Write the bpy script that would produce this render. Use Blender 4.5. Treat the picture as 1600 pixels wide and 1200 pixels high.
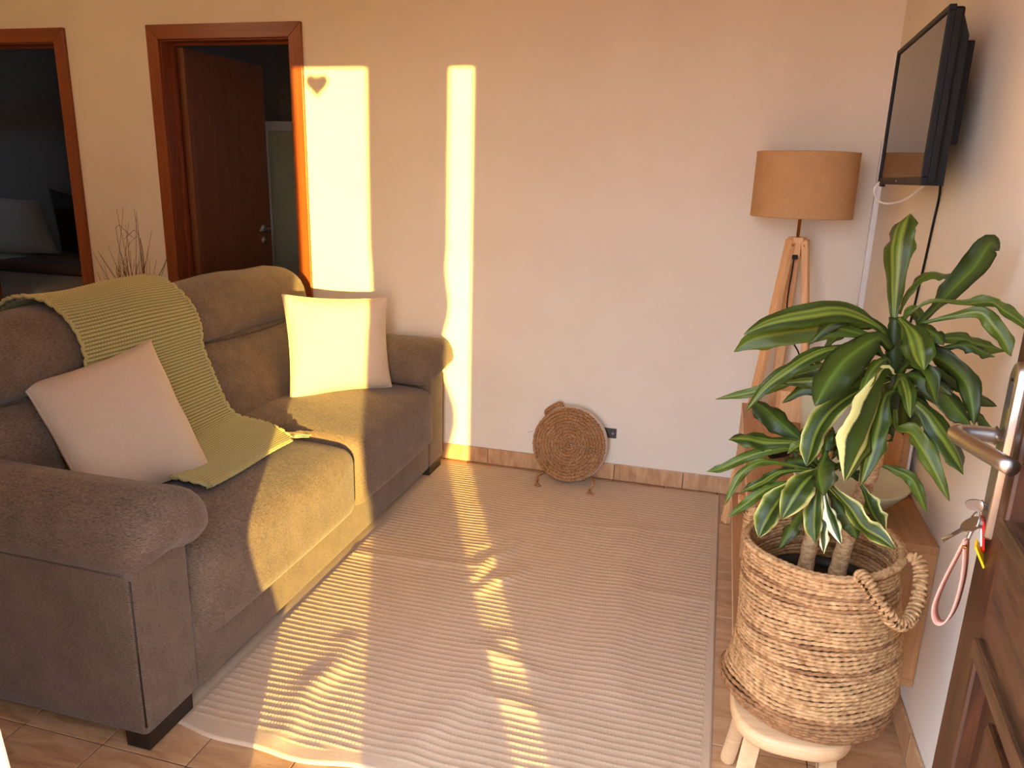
import bpy, bmesh, math, random
import numpy as np
from mathutils import Vector, Matrix
random.seed(7); np.random.seed(7)
S = bpy.context.scene
COL = S.collection
for o in list(bpy.data.objects): bpy.data.objects.remove(o)

# ------------------------------------------------------------------ camera
cam_d = bpy.data.cameras.new('camera'); cam = bpy.data.objects.new('camera', cam_d); COL.objects.link(cam)
_x = Vector((0.96343516, 0.26647363, 0.02800905))
_yd = Vector((0.09701112, -0.2494689, -0.96351134))
_f = Vector((-0.24976298, 0.93099789, -0.26619802))
m = Matrix.Identity(4)
for i in range(3):
    m[i][0] = _x[i]; m[i][1] = -_yd[i]; m[i][2] = -_f[i]
m.translation = (0, 0, 1.43)
cam.matrix_world = m
cam_d.sensor_width = 36; cam_d.lens = 1188.0 / 1600 * 36; cam_d.clip_start = 0.02
S.camera = cam

# ------------------------------------------------------------------ world, sun, exposure
SUN_SLOPE = -0.449      # dx per dy of the sun's rays on the floor
SUN_ELEV = math.radians(5.2)
W = bpy.data.worlds.new('world'); S.world = W; W.use_nodes = True
bg = W.node_tree.nodes['Background']
sky = W.node_tree.nodes.new('ShaderNodeTexSky'); sky.sky_type = 'NISHITA'; sky.sun_disc = False
sky.sun_elevation = SUN_ELEV; sky.sun_rotation = math.atan2(-SUN_SLOPE, -1.0); sky.dust_density = 2.0
W.node_tree.links.new(sky.outputs[0], bg.inputs[0]); bg.inputs[1].default_value = 0.35
bg2 = W.node_tree.nodes.new('ShaderNodeBackground'); bg2.inputs[0].default_value = (0.71, 0.89, 1.24, 1); bg2.inputs[1].default_value = 11.5   # bright evening haze over the whole sky
add = W.node_tree.nodes.new('ShaderNodeAddShader')
W.node_tree.links.new(bg.outputs[0], add.inputs[0]); W.node_tree.links.new(bg2.outputs[0], add.inputs[1])
W.node_tree.links.new(add.outputs[0], W.node_tree.nodes['World Output'].inputs[0])
sd = bpy.data.lights.new('sun', 'SUN'); sun = bpy.data.objects.new('sun', sd); COL.objects.link(sun)
d = Vector((SUN_SLOPE, 1, 0)).normalized() * math.cos(SUN_ELEV); d.z = -math.sin(SUN_ELEV)
sun.rotation_euler = d.to_track_quat('-Z', 'Y').to_euler(); sun.location = (2, -4, 3)
sd.energy = 21; sd.color = (1.0, 0.69, 0.155); sd.angle = math.radians(0.53)
S.view_settings.view_transform = 'Standard'; S.view_settings.look = 'None'
S.view_settings.gamma = 1; S.view_settings.use_curve_mapping = False
S.view_settings.exposure = 0.0

# ------------------------------------------------------------------ materials
def srgb(r, g, b):
    f = lambda c: (c / 255 / 12.92) if c / 255 <= 0.04045 else ((c / 255 + 0.055) / 1.055) ** 2.4
    return (f(r), f(g), f(b), 1)
class MT:
    """a small wrapper round a principled node material"""
    def __init__(s, name, rough=0.6, metal=0.0, spec=0.5):
        s.m = bpy.data.materials.new(name); s.m.use_nodes = True; s.nt = s.m.node_tree
        s.b = s.nt.nodes['Principled BSDF']
        s.b.inputs['Roughness'].default_value = rough; s.b.inputs['Metallic'].default_value = metal
        s.b.inputs['Specular IOR Level'].default_value = spec
    def n(s, t, **k):
        x = s.nt.nodes.new(t)
        for a, v in k.items():
            if a in x.inputs: x.inputs[a].default_value = v
            else: setattr(x, a, v)
        return x
    def l(s, a, b): s.nt.links.new(a, b)
    def coord(s, scale=(1, 1, 1), which='Object', rot=(0, 0, 0)):
        c = s.n('ShaderNodeTexCoord'); mp = s.n('ShaderNodeMapping')
        mp.inputs['Scale'].default_value = scale; mp.inputs['Rotation'].default_value = rot
        s.l(c.outputs[which], mp.inputs[0]); return mp.outputs[0]
    def noise(s, vec, scale, detail=3, rough=0.55, dist=0):
        x = s.n('ShaderNodeTexNoise'); x.inputs['Scale'].default_value = scale
        x.inputs['Detail'].default_value = detail; x.inputs['Roughness'].default_value = rough
        x.inputs['Distortion'].default_value = dist
        if vec is not None: s.l(vec, x.inputs['Vector'])
        return x.outputs['Fac']
    def ramp(s, fac, stops):
        r = s.n('ShaderNodeValToRGB'); e = r.color_ramp.elements
        while len(e) < len(stops): e.new(0.5)
        for i, (p, c) in enumerate(stops): e[i].position = p; e[i].color = c
        s.l(fac, r.inputs[0]); return r.outputs[0]
    def mix(s, fac, a, b, mode='MIX'):
        x = s.n('ShaderNodeMix', data_type='RGBA', blend_type=mode)
        for i, v in ((0, fac), (6, a), (7, b)):
            if hasattr(v, 'links') or hasattr(v, 'is_linked'): s.l(v, x.inputs[i])
            else: x.inputs[i].default_value = v
        return x.outputs[2]
    def math(s, op, a, b=0.0):
        x = s.n('ShaderNodeMath', operation=op)
        for i, v in ((0, a), (1, b)):
            if hasattr(v, 'is_linked'): s.l(v, x.inputs[i])
            else: x.inputs[i].default_value = v
        return x.outputs[0]
    def color(s, c):
        if hasattr(c, 'is_linked'): s.l(c, s.b.inputs['Base Color'])
        else: s.b.inputs['Base Color'].default_value = c
        return s
    def bump(s, h, strength=0.3, dist=0.002):
        x = s.n('ShaderNodeBump'); x.inputs['Strength'].default_value = strength; x.inputs['Distance'].default_value = dist
        s.l(h, x.inputs['Height']); s.l(x.outputs[0], s.b.inputs['Normal']); return s

def plain(name, c, rough=0.5, metal=0.0, spec=0.5, var=0.0, bump=0.0, bscale=60):
    t = MT(name, rough, metal, spec)
    if var or bump:
        v = t.coord(); nz = t.noise(v, bscale)
        if var:
            k = [max(0, x * (1 - var)) for x in c[:3]] + [1]; k2 = [min(1, x * (1 + var)) for x in c[:3]] + [1]
            t.color(t.ramp(nz, [(0.3, k), (0.7, k2)]))
        else: t.color(c)
        if bump: t.bump(nz, bump)
    else: t.color(c)
    return t.m
def wood(name, dark, light, axis=2, scale=9.0, rough=0.45, stretch=0.08, bump=0.08, knots=False):
    t = MT(name, rough)
    sc = [scale, scale, scale]; sc[axis] = scale * stretch
    v = t.coord(tuple(sc)); a = t.noise(v, 2.5, 5, 0.6, 0.6); b = t.noise(v, 9.0, 3)
    f = t.math('ADD', t.math('MULTIPLY', a, 0.65), t.math('MULTIPLY', b, 0.35))
    t.color(t.ramp(f, [(0.32, dark), (0.66, light)])); t.bump(f, bump, 0.001)
    return t.m
def fabric(name, dark, light, scale=420, bump=0.25, stretch=(1, 1, 1), sheen=0.0):
    t = MT(name, 0.92, 0, 0.2)
    v = t.coord(stretch); a = t.noise(v, scale, 2, 0.7); b = t.noise(t.coord((1, 1, 1)), 14, 3)
    f = t.math('ADD', t.math('MULTIPLY', a, 0.8), t.math('MULTIPLY', b, 0.2))
    t.color(t.ramp(f, [(0.30, dark), (0.70, light)])); t.bump(a, bump, 0.001)
    if sheen: t.b.inputs['Sheen Weight'].default_value = sheen; t.b.inputs['Sheen Roughness'].default_value = 0.5
    return t.m

M = {}
def mk_wall():
    t = MT('wall_paint', 0.75, 0, 0.25); v = t.coord()
    a = t.noise(v, 3, 4); b = t.noise(v, 260, 2)
    t.color(t.ramp(a, [(0.35, srgb(234, 221, 200)), (0.65, srgb(238, 226, 206))])); t.bump(b, 0.05, 0.001); return t.m
M['wall'] = mk_wall()
M['ceiling'] = plain('ceiling_paint', srgb(214, 182, 140), 0.85, var=0.02, bump=0.05, bscale=200)
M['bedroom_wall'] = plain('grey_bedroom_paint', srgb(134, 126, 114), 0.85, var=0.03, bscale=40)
def mk_tile(name, axis):
    t = MT(name, 0.33, 0, 0.45)
    oi = t.n('ShaderNodeObjectInfo')
    sc = (5, 22, 22) if axis == 0 else (22, 22, 5)
    c = t.n('ShaderNodeTexCoord'); mp = t.n('ShaderNodeMapping'); mp.inputs['Scale'].default_value = sc
    vm = t.n('ShaderNodeVectorMath', operation='ADD'); cb = t.n('ShaderNodeCombineXYZ')
    r = t.math('MULTIPLY', oi.outputs['Random'], 40.0)
    for i in range(3): t.l(r, cb.inputs[i])
    t.l(c.outputs['Object'], mp.inputs[0]); t.l(mp.outputs[0], vm.inputs[0]); t.l(cb.outputs[0], vm.inputs[1])
    a = t.noise(vm.outputs[0], 1.3, 6, 0.62, 0.8); b = t.noise(vm.outputs[0], 5.0, 5, 0.7, 0.5)
    base = t.ramp(a, [(0.28, srgb(166, 122, 84)), (0.5, srgb(198, 154, 110)), (0.72, srgb(214, 176, 134))])
    vein = t.ramp(b, [(0.60, (0, 0, 0, 1)), (0.70, (1, 1, 1, 1))])
    t.color(t.mix(t.math('MULTIPLY', vein, 0.55), base, srgb(150, 92, 62)))
    t.bump(b, 0.10, 0.001); return t.m
M['tile'] = mk_tile('travertine_floor_tile', 0); M['skirt'] = mk_tile('travertine_skirting_tile', 2)
M['grout'] = plain('grout', srgb(92, 72, 54), 0.9, var=0.1)
M['cherry'] = wood('cherry_veneer', srgb(122, 56, 21), srgb(146, 74, 31), 2, 12, 0.38, 0.05, 0.03)
M['cherry_x'] = wood('cherry_veneer_across', srgb(122, 56, 21), srgb(146, 74, 31), 0, 12, 0.38, 0.05, 0.03)
M['walnut'] = wood('brown_door_veneer', srgb(112, 68, 40), srgb(132, 82, 50), 2, 12, 0.4, 0.05, 0.03)
M['darkwood'] = wood('weathered_dark_wood', srgb(28, 14, 7), srgb(82, 45, 22), 2, 26, 0.42, 0.06, 0.35)
M['darkwood_y'] = wood('weathered_dark_wood_rail', srgb(34, 20, 11), srgb(92, 60, 36), 1, 26, 0.45, 0.06, 0.35)
M['pine'] = wood('pale_pine', srgb(216, 156, 98), srgb(238, 190, 136), 2, 20, 0.5, 0.07, 0.05)
M['pine_seat'] = wood('pale_pine_seat', srgb(208, 160, 110), srgb(228, 188, 140), 0, 24, 0.5, 0.07, 0.05)
M['oak'] = wood('oak_veneer', srgb(166, 116, 70), srgb(196, 146, 96), 1, 16, 0.45, 0.05, 0.04)
M['oak_z'] = wood('oak_veneer_upright', srgb(166, 116, 70), srgb(196, 146, 96), 2, 16, 0.45, 0.05, 0.04)
M['oak_edge'] = plain('pale_edge_band', srgb(222, 190, 152), 0.5)
M['sofa'] = fabric('taupe_sofa_weave', srgb(72, 58, 47), srgb(138, 117, 97), 460, 0.28, (0.26, 0.26, 1.3), 0.15)
M['sofa_seam'] = plain('taupe_seam', srgb(94, 81, 72), 0.95, spec=0.1)
M['cushion'] = fabric('ecru_cushion_velvet', srgb(206, 184, 158), srgb(218, 198, 174), 260, 0.12, (1, 1, 1), 0.2)
M['throw'] = fabric('sage_green_cotton', srgb(156, 146, 88), srgb(204, 192, 130), 240, 0.3, (1, 1, 1), 0.2)
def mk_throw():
    t = MT('sage_stitch_knit', 0.92, 0, 0.2)
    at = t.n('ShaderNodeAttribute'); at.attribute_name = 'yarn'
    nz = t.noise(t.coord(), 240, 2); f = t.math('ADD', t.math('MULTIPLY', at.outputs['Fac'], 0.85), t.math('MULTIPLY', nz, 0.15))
    t.color(t.ramp(f, [(0.15, srgb(122, 116, 58)), (0.85, srgb(208, 196, 134))])); t.bump(nz, 0.3, 0.001)  # colour follows stitch height: darker in the gaps, paler on the tops
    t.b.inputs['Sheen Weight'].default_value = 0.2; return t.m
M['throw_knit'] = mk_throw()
M['throw_tip'] = plain('pale_sage_yarn', srgb(214, 206, 150), 0.95, spec=0.1)
M['rug'] = fabric('beige_cotton_rug', srgb(198, 170, 140), srgb(219, 192, 160), 500, 0.3)
M['jute'] = fabric('natural_jute', srgb(122, 80, 46), srgb(196, 144, 92), 120, 0.7)
M['jute_side'] = fabric('off_white_canvas', srgb(214, 200, 184), srgb(228, 216, 202), 300, 0.2)
M['seagrass'] = fabric('seagrass_rope', srgb(140, 98, 58), srgb(214, 170, 118), 70, 0.5)
M['seagrass_dark'] = fabric('seagrass_rope_brown', srgb(104, 70, 42), srgb(176, 128, 84), 70, 0.5)
M['burlap'] = fabric('burlap_lampshade', srgb(176, 132, 88), srgb(212, 166, 118), 380, 0.35, (0.5, 0.5, 2.4))
M['black'] = plain('black_plastic', srgb(11, 10, 9), 0.5, spec=0.25)
M['black_gloss'] = plain('gloss_black', srgb(12, 11, 11), 0.12)
M['screen'] = plain('tv_glass', srgb(10, 9, 9), 0.04, spec=0.9)
M['white'] = plain('white_plastic', srgb(232, 226, 220), 0.4)
M['steel'] = plain('brushed_steel', srgb(186, 178, 168), 0.36, 1.0, var=0.06, bscale=90)
M['brass'] = plain('polished_brass', srgb(222, 178, 104), 0.22, 1.0)
M['legblack'] = plain('dark_stained_foot', srgb(34, 24, 18), 0.5)
M['grey_plate'] = plain('anthracite_plastic', srgb(66, 64, 66), 0.45)
M['ceramic'] = plain('celadon_ceramic', srgb(198, 196, 164), 0.3, var=0.03, bscale=30)
M['bark'] = fabric('dracaena_bark', srgb(140, 96, 58), srgb(206, 168, 120), 90, 0.8, (1, 1, 2.2))
M['soil'] = plain('dark_soil', srgb(46, 28, 18), 0.95, var=0.4, bump=0.8, bscale=120)
M['straw'] = plain('dry_grass', srgb(104, 66, 42), 0.85)
M['bed_white'] = plain('white_bed_linen', srgb(200, 188, 174), 0.9, var=0.03, bscale=12)
M['bed_dark'] = plain('dark_olive_pillow', srgb(62, 60, 54), 0.95)
M['bed_brown'] = plain('brown_blanket', srgb(112, 88, 84), 0.95, var=0.1)
M['red'] = plain('red_plastic', srgb(214, 26, 22), 0.35)
M['yellow'] = plain('yellow_plastic', srgb(230, 182, 20), 0.4)
M['pink'] = plain('pale_pink_leather', srgb(226, 162, 138), 0.6)
M['paving'] = plain('terracotta_terrace', srgb(186, 126, 82), 0.8, var=0.1, bscale=6)
M['curtain'] = fabric('sun_block_linen', srgb(186, 170, 150), srgb(210, 196, 178), 260, 0.2)
M['plaster_out'] = plain('cream_jamb_plaster', srgb(240, 222, 196), 0.7)
def leafmat(name, kind):
    t = MT(name, 0.46, 0, 0.32)
    uv = t.n('ShaderNodeUVMap'); sep = t.n('ShaderNodeSeparateXYZ'); t.l(uv.outputs[0], sep.inputs[0])
    u = sep.outputs[0]
    nz = t.noise(t.coord((1, 1, 1)), 22, 2)
    uu = t.math('ADD', u, t.math('MULTIPLY', t.math('SUBTRACT', nz, 0.5), 0.05))
    D = srgb(38, 50, 12); G = srgb(62, 78, 19); LG = srgb(110, 122, 40); Y = srgb(206, 196, 118); O = srgb(78, 90, 28)
    stops = {'d': [(0, D), (.42, G), (.5, srgb(78, 102, 30)), (.58, G), (.8, D)],
             'o': [(0, O), (.38, srgb(72, 92, 22)), (.5, srgb(106, 116, 42)), (.62, G), (1, O)],
             'm': [(0, G), (.26, D), (.36, LG), (.48, G), (.6, LG), (.72, D), (1, G)],
             'y': [(0, Y), (.16, Y), (.2, D), (.5, G), (.58, Y), (.68, srgb(190, 196, 80)), (.72, D), (.86, LG), (1, D)],
             'e': [(0, Y), (.09, LG), (.16, G), (.42, D), (.52, LG), (.6, D), (.86, G), (.95, Y)],
             'w': [(0, srgb(232, 226, 190)), (.26, srgb(226, 220, 176)), (.32, G), (.6, D), (.74, G), (.82, srgb(226, 220, 176)), (1, Y)]}[kind]
    t.color(t.ramp(uu, stops))
    w = t.n('ShaderNodeTexWave'); w.inputs['Scale'].default_value = 9; w.bands_direction = 'X'
    t.l(uv.outputs[0], w.inputs['Vector']); t.bump(w.outputs['Fac'], 0.12, 0.001)
    t.b.inputs['Transmission Weight'].default_value = 0.0
    t.b.inputs['Subsurface Weight'].default_value = 0.0
    return t.m
for k in 'domyew': M['leaf_' + k] = leafmat('dracaena_leaf_' + {'d': 'dark', 'o': 'olive', 'm': 'striped', 'y': 'yellow_banded', 'e': 'yellow_edged', 'w': 'white_edged'}[k], k)

# ------------------------------------------------------------------ object helpers
ORG = {}
def tag(o, label=None, cat=None, group=None, kind=None):
    for k, v in (('label', label), ('category', cat), ('group', group), ('kind', kind)):
        if v: o[k] = v
    return o
def thing(name, loc, label=None, cat=None, group=None, kind=None):
    o = bpy.data.objects.new(name, None); COL.objects.link(o); o.location = loc; o.empty_display_size = 0.05
    ORG[o] = Vector(loc); return tag(o, label, cat, group, kind)
def link(name, me, mat, parent=None, smooth=False, center=True):
    """me holds world coordinates; shift into the parent's frame (or to the mesh's own base)"""
    n = len(me.vertices); co = np.empty(n * 3, dtype=np.float32); me.vertices.foreach_get('co', co); co = co.reshape(-1, 3)
    o = bpy.data.objects.new(name, me)
    if parent is not None:
        org = ORG[parent]; o.parent = parent
        ORG[o] = org
    else:
        org = Vector(((co[:, 0].min() + co[:, 0].max()) / 2, (co[:, 1].min() + co[:, 1].max()) / 2, co[:, 2].min())) if center else Vector((0, 0, 0))
        o.location = org; ORG[o] = org
    co = co - np.array(org, dtype=np.float32); me.vertices.foreach_set('co', co.ravel()); me.update()
    if mat is not None: me.materials.append(M[mat] if isinstance(mat, str) else mat)
    if smooth: me.polygons.foreach_set('use_smooth', [True] * len(me.polygons))
    COL.objects.link(o); return o
def mesh(name, v, f):
    me = bpy.data.meshes.new(name); me.from_pydata([tuple(map(float, p)) for p in v], [], f); me.update(); return me
def bm_mesh(name, bm):
    me = bpy.data.meshes.new(name); bmesh.ops.recalc_face_normals(bm, faces=bm.faces[:]); bm.to_mesh(me); bm.free(); return me
def box_bm(bm, lo, hi, bevel=0.0, seg=2, mtx=None):
    vs = [bm.verts.new((x, y, z)) for x in (lo[0], hi[0]) for y in (lo[1], hi[1]) for z in (lo[2], hi[2])]
    fs = [(0, 1, 3, 2), (4, 6, 7, 5), (0, 4, 5, 1), (2, 3, 7, 6), (0, 2, 6, 4), (1, 5, 7, 3)]
    faces = [bm.faces.new([vs[i] for i in f]) for f in fs]
    if bevel:
        ed = list({e for f in faces for e in f.edges})
        r = bmesh.ops.bevel(bm, geom=ed, offset=bevel, segments=seg, affect='EDGES', profile=0.5)
        vs = list({v for f in r['faces'] for v in f.verts} | {v for v in vs if v.is_valid})
    if mtx is not None: bmesh.ops.transform(bm, matrix=mtx, verts=[v for v in vs if v.is_valid])
def box(name, lo, hi, mat, parent=None, bevel=0.0, seg=2, mtx=None, smooth=False):
    bm = bmesh.new(); box_bm(bm, lo, hi, bevel, seg, mtx); return link(name, bm_mesh(name, bm), mat, parent, smooth)
def frame_axes(t, up=Vector((0, 0, 1))):
    t = t.normalized()
    if abs(t.dot(up)) > 0.97: up = Vector((0, 1, 0)) if abs(t.y) < .9 else Vector((1, 0, 0))
    a = t.cross(up).normalized(); b = a.cross(t).normalized(); return a, b
def spline(pts, n):
    """catmull-rom through pts, n samples"""
    P = [Vector(p) for p in pts]; P = [P[0] * 2 - P[1]] + P + [P[-1] * 2 - P[-2]]
    k = len(P) - 3; out = []
    for i in range(n):
        s = i / (n - 1) * k; j = min(int(s), k - 1); t = s - j
        a, b, c, e = P[j:j + 4]
        out.append(0.5 * ((2 * b) + (c - a) * t + (2 * a - 5 * b + 4 * c - e) * t * t + (3 * b - a - 3 * c + e) * t ** 3))
    return out
def tube_data(path, r, seg=8, closed=False, caps=True):
    P = [Vector(p) for p in path]; n = len(P); v = []; f = []
    rad = r if hasattr(r, '__len__') else [r] * n
    a0 = None
    for i, p in enumerate(P):
        if closed: t = P[(i + 1) % n] - P[i - 1]
        else: t = P[min(i + 1, n - 1)] - P[max(i - 1, 0)]
        t = t.normalized()
        if a0 is None: a, b = frame_axes(t)
        else:
            a = (a0 - t * a0.dot(t)).normalized(); b = t.cross(a).normalized()
        a0 = a
        for k in range(seg):
            q = 2 * math.pi * k / seg; v.append(p + (a * math.cos(q) + b * math.sin(q)) * rad[i])
    m_ = n if closed else n - 1
    for i in range(m_):
        for k in range(seg):
            j = (i + 1) % n; f.append((i * seg + k, i * seg + (k + 1) % seg, j * seg + (k + 1) % seg, j * seg + k))
    if caps and not closed: f.append(tuple(range(seg))[::-1]); f.append(tuple((n - 1) * seg + k for k in range(seg)))
    return v, f
def tube(name, path, r, mat, parent=None, seg=8, closed=False, smooth=True):
    return link(name, mesh(name, *tube_data(path, r, seg, closed)), mat, parent, smooth)
def lathe_data(prof, c, n=40):
    v = []; f = []
    for (r, z) in prof:
        for k in range(n):
            q = 2 * math.pi * k / n; v.append((c[0] + r * math.cos(q), c[1] + r * math.sin(q), c[2] + z))
    for i in range(len(prof) - 1):
        for k in range(n): f.append((i * n + k, i * n + (k + 1) % n, (i + 1) * n + (k + 1) % n, (i + 1) * n + k))
    return v, f
def lathe(name, prof, c, mat, parent=None, n=40, smooth=True):
    return link(name, mesh(name, *lathe_data(prof, c, n)), mat, parent, smooth)
def grid(name, P, mat, parent=None, smooth=True, uv=False):
    nu, nv = P.shape[:2]; me = bpy.data.meshes.new(name)
    me.vertices.add(nu * nv); me.vertices.foreach_set('co', P.astype(np.float32).ravel())
    idx = np.arange(nu * nv).reshape(nu, nv)
    q = np.stack([idx[:-1, :-1], idx[1:, :-1], idx[1:, 1:], idx[:-1, 1:]], -1).reshape(-1, 4)
    nf = len(q); me.loops.add(nf * 4); me.loops.foreach_set('vertex_index', q.ravel().astype(np.int32))
    me.polygons.add(nf); me.polygons.foreach_set('loop_start', np.arange(0, nf * 4, 4, dtype=np.int32))
    me.polygons.foreach_set('loop_total', np.full(nf, 4, dtype=np.int32)); me.update(calc_edges=True)
    if uv:
        U, V = np.meshgrid(np.linspace(0, 1, nv), np.linspace(0, 1, nu)); lay = me.uv_layers.new(name='UVMap')
        uvs = np.stack([U.ravel()[q.ravel()], V.ravel()[q.ravel()]], -1); lay.data.foreach_set('uv', uvs.astype(np.float32).ravel())
    return link(name, me, mat, parent, smooth)
def rbox(name, lo, hi, r, mat, parent=None, n=10, deform=None):
    """soft upholstery block: box with radius r, then an optional deform(p, u) where u is in [-1, 1]^3"""
    lo = np.array(lo, float); hi = np.array(hi, float); c = (lo + hi) / 2; h = (hi - lo) / 2; r = min(r, *(h * 0.98))
    def ticks(hh):
        e = [-hh + r * (1 - math.cos(math.pi / 2 * k / 4)) for k in range(5)]
        mid = list(np.linspace(-hh + r, hh - r, n + 1))[1:-1]
        return np.array(e + mid + [-x for x in e[::-1]])
    T = [ticks(x) for x in h]; bm = bmesh.new()
    for ax in range(3):
        a, b = [i for i in range(3) if i != ax]
        for s in (-1, 1):
            vs = {}
            for i, x in enumerate(T[a]):
                for j, y in enumerate(T[b]):
                    p = np.zeros(3); p[ax] = s * h[ax]; p[a] = x; p[b] = y
                    inner = np.clip(p, -(h - r), h - r); dd = p - inner; L = np.linalg.norm(dd)
                    q = inner + dd / L * r if L > 1e-9 else p
                    w = c + q
                    if deform: w = deform(w.copy(), q / h)
                    vs[i, j] = bm.verts.new(w)
            for i in range(len(T[a]) - 1):
                for j in range(len(T[b]) - 1):
                    bm.faces.new((vs[i, j], vs[i + 1, j], vs[i + 1, j + 1], vs[i, j + 1]))
    bmesh.ops.remove_doubles(bm, verts=bm.verts[:], dist=1e-5)
    return link(name, bm_mesh(name, bm), mat, parent, True)
def prism(name, poly, axis, a, b, mat, parent=None, bevel=0.0):
    """extrude a polygon of (p, q) pairs along axis from a to b"""
    n = len(poly); v = []
    for t in (a, b):
        for p, q in poly:
            w = [p, q]; w.insert(axis, t); v.append(w)
    f = [tuple(range(n)), tuple(range(2 * n - 1, n - 1, -1))] + [(i, (i + 1) % n, n + (i + 1) % n, n + i) for i in range(n)]
    bm = bmesh.new(); bv = [bm.verts.new(p) for p in v]
    for q in f: bm.faces.new([bv[i] for i in q])
    bmesh.ops.recalc_face_normals(bm, faces=bm.faces[:])
    if bevel: bmesh.ops.bevel(bm, geom=bm.edges[:], offset=bevel, segments=2, affect='EDGES', profile=0.5)
    return link(name, bm_mesh(name, bm), mat, parent)
def pillow(name, TL, TR, BR, BL, thick, mat, parent=None, n=26, ears=0.06, seed=0):
    """stuffed square between four corners"""
    TL, TR, BR, BL = [np.array(p, float) for p in (TL, TR, BR, BL)]
    nrm = np.cross(TR - BL, TL - BR); nrm /= np.linalg.norm(nrm)
    rs = np.random.RandomState(seed); ph = rs.rand(6) * 6
    u = (1 - np.cos(np.linspace(0, math.pi, n))) / 2; out = []
    edge = None
    for s in (1, -1):
        P = np.zeros((n, n, 3))
        for i, a in enumerate(u):
            for j, b in enumerate(u):
                x, y = 2 * a - 1, 2 * b - 1
                px = x * (1 - ears * (1 - y * y) * x * x); py = y * (1 - ears * (1 - x * x) * y * y)
                A, B = (px + 1) / 2, (py + 1) / 2
                p = (1 - B) * ((1 - A) * TL + A * TR) + B * ((1 - A) * BL + A * BR)
                h = max(0, (1 - x ** 4) * (1 - y ** 4)) ** 0.62
                h *= 1 + 0.05 * math.sin(3 * x + ph[0]) * math.sin(2.5 * y + ph[1])
                wr = 0.003 * math.sin(9 * x * (1 + .3 * y) + ph[2]) * (y * y) + 0.003 * math.sin(10 * y + ph[3] + 2 * x) * (x * x)
                P[i, j] = p + nrm * s * (thick / 2 * h + wr * (h ** 0.5))
        out.append(P)
    bm = bmesh.new()
    for s, P in zip((1, -1), out):
        vs = [[bm.verts.new(P[i, j]) for j in range(n)] for i in range(n)]
        for i in range(n - 1):
            for j in range(n - 1):
                q = [vs[i][j], vs[i + 1][j], vs[i + 1][j + 1], vs[i][j + 1]]
                bm.faces.new(q if s < 0 else q[::-1])
    bmesh.ops.remove_doubles(bm, verts=bm.verts[:], dist=1e-5)
    o = link(name, bm_mesh(name, bm), mat, parent, True)
    e = out[0]; border = [e[i, 0] for i in range(n)] + [e[-1, j] for j in range(1, n)] + [e[i, -1] for i in range(n - 2, -1, -1)] + [e[0, j] for j in range(n - 2, 0, -1)]
    return o, border

# ================================================================== STRUCTURE
YB = 3.49; XR = 0.59; XL = -4.34; ZC = 2.55; YF = 0.54
def struct(o): o['kind'] = 'structure'; return o
def boxes(name, bl, mat):
    bm = bmesh.new()
    for lo, hi in bl: box_bm(bm, lo, hi)
    return struct(link(name, bm_mesh(name, bm), mat))
# floor slab in grout colour + tiles laid on it
fl = struct(box('floor', (-8.2, 0.2, -0.12), (0.75, 6.2, -0.004), 'grout'))
XJ = [-1.401 + 0.248 * k for k in range(-13, 9)]
YJ = [0.47, 0.66, 0.979, 1.297, 1.449] + [1.7655 + 0.3155 * k for k in range(0, 6)]
YJ = [y for y in YJ if y < YB] + [YB]
tile_me = {}
for i in range(len(XJ) - 1):
    for j in range(len(YJ) - 1):
        x0, x1 = max(XJ[i], XL), min(XJ[i + 1], XR); y0, y1 = YJ[j], YJ[j + 1]
        if x1 - x0 < 0.02: continue
        w, h = round(x1 - x0, 3), round(y1 - y0, 3)
        if (w, h) not in tile_me:
            bm = bmesh.new(); g = 0.0018
            box_bm(bm, (-w / 2 + g, -h / 2 + g, -0.0045), (w / 2 - g, h / 2 - g, 0.0), 0.0012, 1)
            me = bm_mesh('tile', bm); me.materials.append(M['tile']); tile_me[w, h] = me
        o = bpy.data.objects.new('tile', tile_me[w, h]); COL.objects.link(o); o.parent = fl
        o.location = Vector(((x0 + x1) / 2, (y0 + y1) / 2, 0)) - ORG[fl]
boxes('wall_back', [((XL - .12, YB, 0), (-4.22, 3.61, ZC)), ((-3.43, YB, 0), (-2.815, 3.61, ZC)), ((-2.066, YB, 0), (XR + .12, 3.61, ZC)),
                    ((-4.22, YB, 2.035), (-3.43, 3.61, ZC)), ((-2.815, YB, 2.035), (-2.066, 3.61, ZC))], 'wall')
boxes('wall_right', [((XR, 0.2, 0), (XR + .12, YB, ZC))], 'wall')
boxes('wall_left', [((XL - .12, 0.2, 0), (XL, 3.61, ZC))], 'wall')
HEAD = 2.213
boxes('wall_front', [((XL, 0.2, 0), (-0.76, YF, ZC)), ((0.36, 0.2, 0), (XR, 0.394, ZC)), ((-0.76, 0.2, HEAD), (0.36, YF, ZC))], 'wall')
boxes('ceiling', [((-8.2, 0.2, ZC), (XR + .12, 6.2, ZC + .1))], 'ceiling')
boxes('wall_bedroom', [((-8.2, 6.0, 0), (-3.42, 6.12, ZC)), ((-8.2, 3.61, 0), (-8.08, 4.6, ZC)), ((-8.2, 5.2, 0), (-8.08, 6.0, ZC)), ((-8.2, 4.6, 0), (-8.08, 5.2, 1.45)), ((-8.2, 4.6, 1.66), (-8.08, 5.2, ZC)), ((-3.42, 3.61, 0), (-3.36, 6.0, ZC)), ((-8.2, 3.49, 0), (XL - .12, 3.61, ZC))], 'bedroom_wall')  # gap in the far left wall added to let sky light in
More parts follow.
